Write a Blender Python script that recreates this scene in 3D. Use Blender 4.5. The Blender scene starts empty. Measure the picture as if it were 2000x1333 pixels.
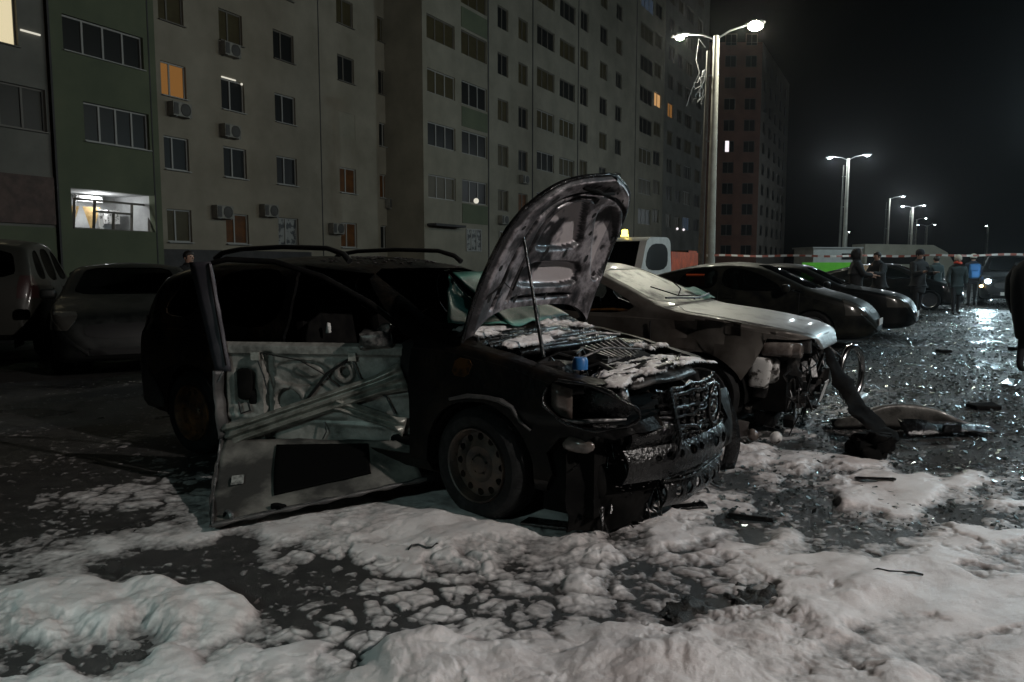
import bpy, bmesh, math, random
import numpy as np
from mathutils import Vector, Matrix
random.seed(7)
rng = np.random.default_rng(11)
sc = bpy.context.scene
COL = sc.collection
R = math.radians

# ------------------------------------------------------------------ camera
cam = bpy.data.cameras.new("camera"); cam_ob = bpy.data.objects.new("camera", cam); COL.objects.link(cam_ob)
cam_ob.location = (0, 0, 1.4)
PITCH = math.atan(148.5 / 1500)
cam_ob.rotation_euler = (R(90) - PITCH, 0, 0)
cam.sensor_width = 36; cam.lens = 27.0; cam.clip_start = 0.05; cam.clip_end = 2000
sc.camera = cam_ob

# ------------------------------------------------------------------ night sky
world = bpy.data.worlds.new("World"); sc.world = world; world.use_nodes = True
wn = world.node_tree; wn.nodes.clear()
wo = wn.nodes.new("ShaderNodeOutputWorld"); bg = wn.nodes.new("ShaderNodeBackground")
sky = wn.nodes.new("ShaderNodeTexSky"); sky.sky_type = 'NISHITA'; sky.sun_disc = False
sky.sun_elevation = R(-7); sky.sun_rotation = R(200)
wn.links.new(sky.outputs[0], bg.inputs[0]); bg.inputs[1].default_value = 0.10
wn.links.new(bg.outputs[0], wo.inputs[0])
sc.view_settings.view_transform = 'Standard'; sc.view_settings.look = 'None'
sc.view_settings.exposure = 0.0; sc.view_settings.gamma = 1.0
sc.cycles.max_bounces = 6; sc.cycles.diffuse_bounces = 2; sc.cycles.glossy_bounces = 3
sc.cycles.transparent_max_bounces = 10; sc.cycles.transmission_bounces = 3
sc.cycles.sample_clamp_indirect = 3.0; sc.cycles.caustics_reflective = False; sc.cycles.caustics_refractive = False
sc.cycles.use_denoising = True

# ------------------------------------------------------------------ materials
def pbr(name, col, rough=0.5, metal=0.0, col2=None, scale=4.0, detail=5.0, lo=0.4, hi=0.62, bump=0.0, bscale=60.0,
        rough2=None, coat=0.0, alpha=None, spec=0.5, bdist=0.01):
    m = bpy.data.materials.new(name); m.use_nodes = True
    nt = m.node_tree; b = nt.nodes["Principled BSDF"]
    b.inputs["Base Color"].default_value = (*col, 1); b.inputs["Roughness"].default_value = rough
    b.inputs["Metallic"].default_value = metal; b.inputs["Coat Weight"].default_value = coat
    b.inputs["Coat Roughness"].default_value = 0.08
    b.inputs["Specular IOR Level"].default_value = spec
    tc = nt.nodes.new("ShaderNodeTexCoord")
    if col2 is not None or rough2 is not None:
        n = nt.nodes.new("ShaderNodeTexNoise"); n.inputs["Scale"].default_value = scale; n.inputs["Detail"].default_value = detail
        n.inputs["Roughness"].default_value = 0.62
        nt.links.new(tc.outputs["Object"], n.inputs["Vector"])
        mr = nt.nodes.new("ShaderNodeMapRange"); mr.inputs[1].default_value = lo; mr.inputs[2].default_value = hi
        nt.links.new(n.outputs["Fac"], mr.inputs[0])
        if col2 is not None:
            mx = nt.nodes.new("ShaderNodeMix"); mx.data_type = 'RGBA'
            mx.inputs[6].default_value = (*col, 1); mx.inputs[7].default_value = (*col2, 1)
            nt.links.new(mr.outputs[0], mx.inputs[0]); nt.links.new(mx.outputs[2], b.inputs["Base Color"])
        if rough2 is not None:
            mr2 = nt.nodes.new("ShaderNodeMapRange"); mr2.inputs[3].default_value = rough; mr2.inputs[4].default_value = rough2
            nt.links.new(mr.outputs[0], mr2.inputs[0]); nt.links.new(mr2.outputs[0], b.inputs["Roughness"])
    if bump:
        n2 = nt.nodes.new("ShaderNodeTexNoise"); n2.inputs["Scale"].default_value = bscale; n2.inputs["Detail"].default_value = 4
        nt.links.new(tc.outputs["Object"], n2.inputs["Vector"])
        bp = nt.nodes.new("ShaderNodeBump"); bp.inputs["Strength"].default_value = bump; bp.inputs["Distance"].default_value = bdist
        nt.links.new(n2.outputs["Fac"], bp.inputs["Height"]); nt.links.new(bp.outputs[0], b.inputs["Normal"])
    return m

def emit(name, col, s):
    m = bpy.data.materials.new(name); m.use_nodes = True; nt = m.node_tree; nt.nodes.clear()
    o = nt.nodes.new("ShaderNodeOutputMaterial"); e = nt.nodes.new("ShaderNodeEmission")
    e.inputs[0].default_value = (*col, 1); e.inputs[1].default_value = s; nt.links.new(e.outputs[0], o.inputs[0])
    return m

def glassy(name, tint=(.5, .55, .55), rough=0.04, refl=0.12):
    m = bpy.data.materials.new(name); m.use_nodes = True; nt = m.node_tree; nt.nodes.clear()
    o = nt.nodes.new("ShaderNodeOutputMaterial"); mx = nt.nodes.new("ShaderNodeMixShader")
    t = nt.nodes.new("ShaderNodeBsdfTransparent"); g = nt.nodes.new("ShaderNodeBsdfGlossy")
    lw = nt.nodes.new("ShaderNodeLayerWeight"); lw.inputs[0].default_value = 0.35
    mr = nt.nodes.new("ShaderNodeMapRange"); mr.inputs[3].default_value = refl * .5; mr.inputs[4].default_value = min(1, refl * 5)
    nt.links.new(lw.outputs["Fresnel"], mr.inputs[0]); nt.links.new(mr.outputs[0], mx.inputs[0])
    t.inputs[0].default_value = (*tint, 1); g.inputs[0].default_value = (.9, .9, .9, 1); g.inputs[1].default_value = rough
    nt.links.new(t.outputs[0], mx.inputs[1]); nt.links.new(g.outputs[0], mx.inputs[2]); nt.links.new(mx.outputs[0], o.inputs[0])
    return m

M = {}
M['char'] = pbr("charred_paint", (.003, .003, .003), .45, .0, (.016, .010, .005), 2.6, 7, .46, .72, .6, 32, .8, spec=.14, coat=.22)
M['char_gloss'] = pbr("wet_black_plastic", (.004, .004, .0045), .14, 0, (.012, .012, .012), 9, 6, .4, .7, .7, 45, .4, spec=.6)
M['char_brown'] = pbr("scorched_brown_steel", (.010, .0075, .005), .35, .2, (.06, .036, .016), 4.2, 7, .42, .66, .4, 30, .6)
M['soot'] = pbr("soot", (.002, .002, .002), .9, 0, (.007, .0065, .006), 9, 6, spec=.12)
M['rubber'] = pbr("tyre_rubber", (.006, .006, .006), .8, 0, (.018, .018, .018), 14, 5, .45, .7, .4, 60, spec=.25)
M['rust'] = pbr("burnt_rusty_steel", (.075, .052, .04), .42, .6, (.24, .115, .05), 7, 7, .4, .65, .3, 70, .65)
M['rust2'] = pbr("scorched_steel_rim", (.045, .041, .038), .42, .6, (.11, .08, .062), 8, 7, .4, .65, .3, 70, .65)
M['alloy'] = pbr("alloy", (.35, .35, .36), .35, .9)
M['ash_metal'] = pbr("bare_door_steel", (.30, .29, .265), .42, .2, (.085, .08, .07), 5.5, 9, .42, .66, .3, 40, .6)
M['beam'] = pbr("door_beam_steel", (.32, .315, .28), .36, .3, (.10, .095, .08), 9, 8, .45, .68, .3, 40, .6)
M['ash_dark'] = pbr("sooty_door_steel", (.05, .05, .05), .5, .3, (.10, .095, .09), 6, 6)
M['skin'] = pbr("door_skin_inner", (.25, .24, .215), .5, .1, (.05, .048, .045), 2.4, 9, .38, .60, .25, 30)
M['mat_black'] = pbr("damping_mat", (.002, .002, .002), .95, spec=.08)
M['white_tag'] = pbr("label_paper", (.34, .34, .32), .6, 0, (.12, .12, .115), 30, 6)
M['pillar'] = pbr("scorched_grey_trim", (.05, .048, .058), .5, .2, (.085, .08, .09), 6, 5)
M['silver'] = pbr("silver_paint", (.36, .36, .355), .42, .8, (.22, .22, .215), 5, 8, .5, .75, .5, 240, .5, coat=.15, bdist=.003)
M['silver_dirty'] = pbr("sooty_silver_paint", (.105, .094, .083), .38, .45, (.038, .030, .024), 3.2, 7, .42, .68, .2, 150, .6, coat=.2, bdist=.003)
M['crushed'] = pbr("torn_plastic", (.008, .008, .008), .35, 0, (.035, .03, .027), 8, 6, .45, .7, .5, 40, .7)
M['white_plastic'] = pbr("white_plastic", (.60, .59, .57), .45, 0, (.05, .045, .04), 9, 6, .52, .60)
M['clear_plastic'] = pbr("hazy_lamp_plastic", (.20, .175, .16), .25, .1, (.09, .07, .06), 9, 6, coat=.6)
M['chrome'] = pbr("chrome", (.6, .6, .6), .15, 1.0)
M['black_paint'] = pbr("black_car_paint", (.003, .0035, .0035), .35, 0, (.007, .007, .006), 4, 5, rough2=.45, coat=.28, spec=.12)
M['dark_green_paint'] = pbr("dusty_dark_paint", (.005, .0065, .006), .45, 0, (.012, .0135, .012), 5, 6, rough2=.6, coat=.1)
M['dusty_paint'] = pbr("frosted_dark_paint", (.005, .0055, .005), .42, 0, (.016, .016, .012), 5, 6, rough2=.55, coat=.10, spec=.10)
M['grey_paint'] = pbr("grey_car_paint", (.028, .028, .023), .45, .2, (.025, .025, .02), 4, 5, rough2=.5, coat=.2)
M['white_paint'] = pbr("white_truck_paint", (.62, .62, .58), .4, 0, (.5, .5, .46), 3, 4)
M['orange_paint'] = pbr("orange_paint", (.65, .10, .02), .5, 0, (.4, .06, .015), 3, 4)
M['yellow_paint'] = pbr("yellow_paint", (.75, .42, .03), .5)
M['glass'] = glassy("car_glass", (.42, .45, .45), .04, .12)
M['glass_dark'] = glassy("tinted_glass", (.05, .055, .055), .08, .04)
M['glass_soot'] = glassy("sooted_glass", (.04, .04, .04), .2, .03)
M['lamp_glass'] = pbr("headlamp_lens", (.07, .068, .06), .18, .2, coat=.8)
M['tail_glass'] = pbr("tail_lamp_lens", (.035, .014, .013), .4, 0, coat=.15)
M['trim'] = pbr("black_trim", (.012, .012, .012), .5)
M['plate'] = pbr("number_plate", (.6, .6, .58), .5)
M['fabric'] = pbr("seat_fabric", (.02, .02, .02), .9)
M['crazed'] = pbr("crazed_windscreen", (.02, .12, .09), .3, 0, (.06, .20, .155), 70, 5, .35, .7, .8, 240, .6, bdist=.004)
M['frost'] = pbr("frosted_windscreen", (.56, .56, .52), .36, .7, (.16, .16, .15), 5, 8, .50, .70, .6, 200, .5, bdist=.004)
M['blue'] = pbr("blue_cap", (.03, .16, .42), .4)
M['hose'] = pbr("black_hose", (.012, .012, .012), .4)
M['alu'] = pbr("engine_aluminium", (.10, .10, .10), .4, .5, (.32, .31, .31), 16, 6, .5, .62, .4, 50)
M['conc'] = pbr("pole_concrete", (.36, .35, .30), .7, 0, (.28, .27, .23), 3, 6, bump=.2, bscale=40)
M['steel'] = pbr("galvanised_steel", (.3, .3, .3), .45, .7)
M['lamp_body'] = pbr("lamp_housing", (.2, .2, .2), .5, .3)
M['cream'] = pbr("cream_render", (.24, .215, .17), .9, 0, (.165, .145, .11), .5, 10, .35, .68, .3, 18)
M['cream2'] = pbr("weathered_cream_render", (.23, .21, .165), .9, 0, (.15, .138, .105), .5, 10, .35, .7, .15, 25)
M['grey_wall'] = pbr("grey_render", (.15, .145, .128), .9, 0, (.105, .104, .09), .5, 8)
M['green_wall'] = pbr("green_render", (.098, .112, .068), .9, 0, (.066, .080, .05), .5, 8, .35, .7, .15, 25)
M['drk_wall'] = pbr("brown_cladding", (.10, .065, .055), .8, 0, (.06, .04, .035), 3, 6)
M['plinth'] = pbr("dark_plinth", (.045, .042, .045), .85, 0, (.03, .03, .03), 2, 5)
M['brick'] = pbr("red_brick", (.17, .085, .06), .9, 0, (.12, .06, .045), .5, 7)
M['tower_grey'] = pbr("tower_grey", (.12, .11, .095), .9, 0, (.09, .082, .07), .3, 7)
M['frame_white'] = pbr("window_frame", (.24, .235, .22), .5)
M['ac_case'] = pbr('ac_casing', (.20, .19, .165), .6, 0, (.13, .125, .11), 6, 5)
M['frame_dark'] = pbr("window_frame_dark", (.10, .09, .075), .6)
M['pane'] = pbr("window_pane", (.014, .0145, .014), .35, 0, spec=.12)
M['pane_brown'] = pbr("curtained_pane", (.11, .042, .012), .5, 0, (.07, .03, .012), 2.5, 3, spec=.12)
M['pane_olive'] = pbr("blind_pane", (.06, .05, .026), .4, 0, (.05, .04, .02), 2, 3, spec=.12)
M['pane_pale'] = pbr("net_curtain_pane", (.20, .20, .185), .5, 0, (.02, .02, .02), 3, 3, .5, .56)
M['room_dark'] = pbr("dark_room", (.01, .01, .01), .9)
M['room_lit'] = pbr("room_wall", (.45, .46, .45), .8, 0, (.36, .36, .36), 2, 4)
M['curtain_y'] = pbr("yellow_curtain", (.62, .42, .18), .8, 0, (.5, .3, .1), 8, 4)
M['lit_warm'] = emit("lit_window_warm", (1, .46, .13), .18)
M['lit_warm2'] = emit("lit_window_amber", (1, .55, .22), .5)
M['lit_pale'] = emit("lit_window_pale", (1, .86, .55), .75)
M['lit_white'] = emit("lit_window_white", (1, .92, .95), 1.1)
M['lit_dim'] = emit("lit_window_dim", (1, .7, .3), .05)
M['lit_blue'] = emit("lit_window_blue", (.5, .7, 1), .045)
M['tube'] = emit("tube_lamp", (1, .95, .8), .7)
M['lens_cool'] = emit("lamp_lens_cool", (.86, .97, 1.0), 40)
M['lens_warm'] = emit("lamp_lens_warm", (1.0, .98, .78), 60)
M['beacon'] = emit("beacon_amber", (1, .8, .12), 6)
M['head_on'] = emit("headlamp_on", (.72, .9, 1), 60)
M['head_amber'] = emit("indicator_on", (1, .62, .2), 12)
M['red_on'] = emit("red_lamp_on", (1, .12, .05), .8)
M['coat_dark'] = pbr("dark_coat", (.010, .011, .012), .8, 0, (.016, .017, .018), 8, 4)
M['coat_black'] = pbr("black_puffer_coat", (.004, .004, .004), .85)
M['coat_teal'] = pbr("dark_teal_coat", (.022, .040, .042), .8, 0, (.03, .05, .05), 8, 4)
M['coat_navy'] = pbr("navy_coat", (.008, .014, .028), .8)
M['blue_bag'] = pbr("blue_backpack", (.025, .14, .36), .7)
M['trouser'] = pbr("dark_trousers", (.010, .010, .012), .85)
M['skin_tone'] = pbr("skin", (.42, .26, .19), .55)
M['hair'] = pbr("dark_hair", (.012, .010, .008), .6)
M['knit_pale'] = pbr("pale_knit", (.50, .46, .38), .9)
M['knit_dark'] = pbr("dark_knit", (.012, .012, .014), .9)
M['scarf'] = pbr("red_scarf", (.75, .07, .03), .8)
M['paper'] = pbr("paper", (.50, .40, .28), .8)
M['hood_grey'] = pbr("grey_fur", (.28, .27, .25), .9)

# ------------------------------------------------------------------ object helpers
def link(name, me, mats, parent=None, mw=None):
    o = bpy.data.objects.new(name, me); COL.objects.link(o)
    if not isinstance(mats, (list, tuple)): mats = [mats]
    if all(m is None for m in me.materials):
        me.materials.clear()
        for m in mats: me.materials.append(m)
    if parent is not None: o.parent = parent
    if mw is not None: o.matrix_world = mw
    return o

def tag(o, label, cat, group=None):
    o['label'] = label; o['category'] = cat
    if group: o['group'] = group
    return o

def thing(name, label, cat, loc=(0, 0, 0), rz=0.0, group=None):
    o = bpy.data.objects.new(name, None); COL.objects.link(o)
    o.location = loc; o.rotation_euler = (0, 0, rz); o.empty_display_size = .3
    return tag(o, label, cat, group)

def sharpen(me, ang=35):
    bm = bmesh.new(); bm.from_mesh(me)
    a = R(ang)
    for f in bm.faces: f.smooth = True
    for e in bm.edges:
        if len(e.link_faces) == 2:
            try: e.smooth = e.calc_face_angle() < a
            except ValueError: e.smooth = True
    bm.to_mesh(me); bm.free(); return me

class MB:
    """collects simple solids into one mesh"""
    def __init__(s): s.v = []; s.f = []; s.mi = []; s.cur = 0
    def add(s, vs, fs):
        n = len(s.v); s.v += [tuple(v) for v in vs]; s.f += [tuple(i + n for i in f) for f in fs]; s.mi += [s.cur] * len(fs)
    def box(s, c, d, rot=None):
        x, y, z = d[0] / 2, d[1] / 2, d[2] / 2
        vs = [Vector((sx * x, sy * y, sz * z)) for sx in (-1, 1) for sy in (-1, 1) for sz in (-1, 1)]
        if rot is not None: vs = [rot @ v for v in vs]
        s.add([v + Vector(c) for v in vs], [(0, 1, 3, 2), (4, 6, 7, 5), (0, 4, 5, 1), (2, 3, 7, 6), (0, 2, 6, 4), (1, 5, 7, 3)])
    def bar(s, a, b, w, h, up=(0, 0, 1)):
        a = Vector(a); b = Vector(b); d = b - a; L = d.length; d.normalize()
        u = Vector(up); x = d.cross(u)
        if x.length < 1e-4: x = d.cross(Vector((1, 0, 0)))
        x.normalize(); u = x.cross(d)
        vs = [p + x * sx * w / 2 + u * sz * h / 2 for p in (a, b) for sx in (-1, 1) for sz in (-1, 1)]
        s.add(vs, [(0, 1, 3, 2), (4, 6, 7, 5), (0, 4, 5, 1), (2, 3, 7, 6), (0, 2, 6, 4), (1, 5, 7, 3)])
    def tube(s, pts, r, n=8, cap=True):
        pts = [Vector(p) for p in pts]; rs = r if isinstance(r, (list, tuple)) else [r] * len(pts)
        vs = []; fs = []; pu = None
        for i, p in enumerate(pts):
            d = (pts[min(i + 1, len(pts) - 1)] - pts[max(i - 1, 0)]).normalized()
            u = pu if pu is not None else (Vector((0, 0, 1)) if abs(d.z) < .9 else Vector((1, 0, 0)))
            x = d.cross(u).normalized(); u = x.cross(d).normalized(); pu = u
            for k in range(n):
                a = 2 * math.pi * k / n; vs.append(p + (x * math.cos(a) + u * math.sin(a)) * rs[i])
        for i in range(len(pts) - 1):
            for k in range(n):
                k2 = (k + 1) % n; fs.append((i * n + k, i * n + k2, (i + 1) * n + k2, (i + 1) * n + k))
        if cap: fs.append(tuple(range(n))[::-1]); fs.append(tuple((len(pts) - 1) * n + k for k in range(n)))
        s.add(vs, fs)
    def lathe(s, prof, c=(0, 0, 0), axis='z', n=24):
        vs = []; fs = []
        for (r, h) in prof:
            for k in range(n):
                a = 2 * math.pi * k / n; p = (r * math.cos(a), r * math.sin(a), h)
                if axis == 'y': p = (p[0], p[2], p[1])
                elif axis == 'x': p = (p[2], p[0], p[1])
                vs.append(Vector(p) + Vector(c))
        for i in range(len(prof) - 1):
            for k in range(n):
                k2 = (k + 1) % n; fs.append((i * n + k, i * n + k2, (i + 1) * n + k2, (i + 1) * n + k))
        s.add(vs, fs)
    def ball(s, c, r, n=10, m=7, sq=(1, 1, 1)):
        vs = []; fs = []
        for i in range(m + 1):
            t = math.pi * i / m
            for k in range(n):
                a = 2 * math.pi * k / n
                vs.append((c[0] + r * sq[0] * math.sin(t) * math.cos(a), c[1] + r * sq[1] * math.sin(t) * math.sin(a), c[2] + r * sq[2] * math.cos(t)))
        for i in range(m):
            for k in range(n):
                k2 = (k + 1) % n; fs.append((i * n + k, (i + 1) * n + k, (i + 1) * n + k2, i * n + k2))
        s.add(vs, fs)
    def prism(s, poly, axis, a, b):
        """poly of 2-D points, extruded along axis between a and b"""
        def P(p, h):
            return {'y': (p[0], h, p[1]), 'x': (h, p[0], p[1]), 'z': (p[0], p[1], h)}[axis]
        n = len(poly); vs = [P(p, a) for p in poly] + [P(p, b) for p in poly]
        fs = [tuple(range(n)), tuple(range(2 * n - 1, n - 1, -1))] + [(i, n + i, n + (i + 1) % n, (i + 1) % n) for i in range(n)]
        s.add(vs, fs)
    def grid(s, P):
        """P[i][j] points -> quads"""
        ni, nj = len(P), len(P[0]); s.add([p for r in P for p in r],
            [(i * nj + j, i * nj + j + 1, (i + 1) * nj + j + 1, (i + 1) * nj + j) for i in range(ni - 1) for j in range(nj - 1)])
    def mesh(s, name='mesh', smooth=None, fix=False):
        me = bpy.data.meshes.new(name); me.from_pydata(s.v, [], s.f); me.polygons.foreach_set('material_index', s.mi)
        me.update()
        if fix:
            bm = bmesh.new(); bm.from_mesh(me); bmesh.ops.remove_doubles(bm, verts=bm.verts, dist=1e-5)
            bmesh.ops.recalc_face_normals(bm, faces=bm.faces); bm.to_mesh(me); bm.free()
        if smooth: sharpen(me, smooth)
        return me
    def build(s, name, mats, parent=None, smooth=None, fix=True, mw=None):
        return link(name, s.mesh(name, smooth, fix), mats, parent, mw)

def chaikin(poly, n=2, q=.22):
    for _ in range(n):
        out = []
        for i in range(len(poly)):
            a = poly[i]; b = poly[(i + 1) % len(poly)]
            out.append((a[0] + (b[0] - a[0]) * q, a[1] + (b[1] - a[1]) * q)); out.append((b[0] + (a[0] - b[0]) * q, b[1] + (a[1] - b[1]) * q))
        poly = out
    return poly

def grow(poly, d):
    cx = sum(p[0] for p in poly) / len(poly); cy = sum(p[1] for p in poly) / len(poly); out = []
    for p in poly:
        v = Vector((p[0] - cx, p[1] - cy)); L = v.length; out.append((cx + v.x * (L + d) / L, cy + v.y * (L + d) / L))
    return out

def boolean(ma, mb, op, solver='MANIFOLD'):
    oa = bpy.data.objects.new('ba', ma); ob = bpy.data.objects.new('bb', mb); COL.objects.link(oa); COL.objects.link(ob)
    res = None
    for sv in (solver, 'EXACT'):
        md = oa.modifiers.new('b', 'BOOLEAN'); md.operation = op; md.object = ob
        try: md.solver = sv
        except TypeError: md.solver = 'EXACT'
        dg = bpy.context.evaluated_depsgraph_get(); dg.update()
        res = bpy.data.meshes.new_from_object(oa.evaluated_get(dg))
        oa.modifiers.clear()
        if len(res.polygons) and not (op == 'DIFFERENCE' and len(res.polygons) == len(ma.polygons)): break
    bpy.data.objects.remove(oa); bpy.data.objects.remove(ob)
    return res

def rough_up(me, amp, freq, seed=0):
    """dents and crumples: moves vertices with smooth noise"""
    from mathutils import noise as nz
    off = Vector((seed * 7.3, seed * 3.1, seed * 1.7))
    for v in me.vertices:
        v.co += nz.noise_vector(v.co * freq + off) * amp
    me.update(); return me
# ------------------------------------------------------------------ noise in numpy for the ground cover
def _h(ix, iy, s):
    n = (ix.astype(np.int64) * 374761393 + iy.astype(np.int64) * 668265263 + s * 2147483647) & 0xFFFFFFFF
    n = ((n ^ (n >> 13)) * 1274126177) & 0xFFFFFFFF
    return ((n ^ (n >> 16)) & 0xFFFF) / 65535.0
def vnoise(x, y, s):
    ix = np.floor(x); iy = np.floor(y); fx = x - ix; fy = y - iy
    fx = fx * fx * fx * (fx * (fx * 6 - 15) + 10); fy = fy * fy * fy * (fy * (fy * 6 - 15) + 10)
    a = _h(ix, iy, s); b = _h(ix + 1, iy, s); c = _h(ix, iy + 1, s); d = _h(ix + 1, iy + 1, s)
    return (a * (1 - fx) + b * fx) * (1 - fy) + (c * (1 - fx) + d * fx) * fy
def fbm(x, y, s, o=4):
    t = 0; a = .5
    for k in range(o): t = t + a * vnoise(x, y, s + k); x = x * 2.03 + 11.3; y = y * 2.03 + 5.7; a *= .5
    return t / (1 - .5 ** o)
def worley(x, y, s):
    ix = np.floor(x); iy = np.floor(y); f1 = np.full(x.shape, 9.0); f2 = f1.copy(); idv = np.zeros(x.shape)
    for dx in (-1, 0, 1):
        for dy in (-1, 0, 1):
            cx = ix + dx; cy = iy + dy
            d = np.hypot(cx + _h(cx, cy, s) - x, cy + _h(cx, cy, s + 1) - y); r = _h(cx, cy, s + 2)
            nf = d < f1; f2 = np.where(nf, f1, np.minimum(f2, d)); idv = np.where(nf, r, idv); f1 = np.where(nf, d, f1)
    return f1, f2, idv
def sstep(a, b, x):
    t = np.clip((x - a) / (b - a), 0, 1); return t * t * (3 - 2 * t)

# ------------------------------------------------------------------ ground: wet asphalt, one sheet to the horizon
def ground_material():
    m = bpy.data.materials.new("wet_asphalt"); m.use_nodes = True; nt = m.node_tree; b = nt.nodes["Principled BSDF"]
    tc = nt.nodes.new("ShaderNodeTexCoord")
    def noise(scale, det):
        n = nt.nodes.new("ShaderNodeTexNoise"); n.inputs["Scale"].default_value = scale; n.inputs["Detail"].default_value = det
        nt.links.new(tc.outputs["Object"], n.inputs["Vector"]); return n
    def rmap(src, a, c, lo, hi):
        r = nt.nodes.new("ShaderNodeMapRange"); r.inputs[1].default_value = a; r.inputs[2].default_value = c
        r.inputs[3].default_value = lo; r.inputs[4].default_value = hi; nt.links.new(src, r.inputs[0]); return r
    n1 = noise(.9, 7); n2 = noise(260, 3); n3 = noise(9, 8)
    r1 = rmap(n1.outputs[0], .38, .62, .60, .24)          # puddled film against drier stone
    mx = nt.nodes.new("ShaderNodeMix"); mx.data_type = 'RGBA'
    mx.inputs[6].default_value = (.018, .018, .018, 1); mx.inputs[7].default_value = (.05, .048, .045, 1)
    r2 = rmap(n3.outputs[0], .35, .7, 0, 1); nt.links.new(r2.outputs[0], mx.inputs[0]); nt.links.new(mx.outputs[2], b.inputs["Base Color"])
    nt.links.new(r1.outputs[0], b.inputs["Roughness"])
    bp = nt.nodes.new("ShaderNodeBump"); bp.inputs["Strength"].default_value = .8; bp.inputs["Distance"].default_value = .022
    ad = nt.nodes.new("ShaderNodeMath"); ad.operation = 'ADD'
    nt.links.new(n2.outputs[0], ad.inputs[0]); nt.links.new(n3.outputs[0], ad.inputs[1])
    nt.links.new(ad.outputs[0], bp.inputs["Height"]); nt.links.new(bp.outputs[0], b.inputs["Normal"])
    return m
M['asphalt'] = ground_material()
mb = MB(); mb.add([(-600, -60, 0), (900, -60, 0), (900, 1100, 0), (-600, 1100, 0)], [(0, 1, 2, 3)])
g = mb.build("ground", M['asphalt']); g['kind'] = 'structure'

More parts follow.
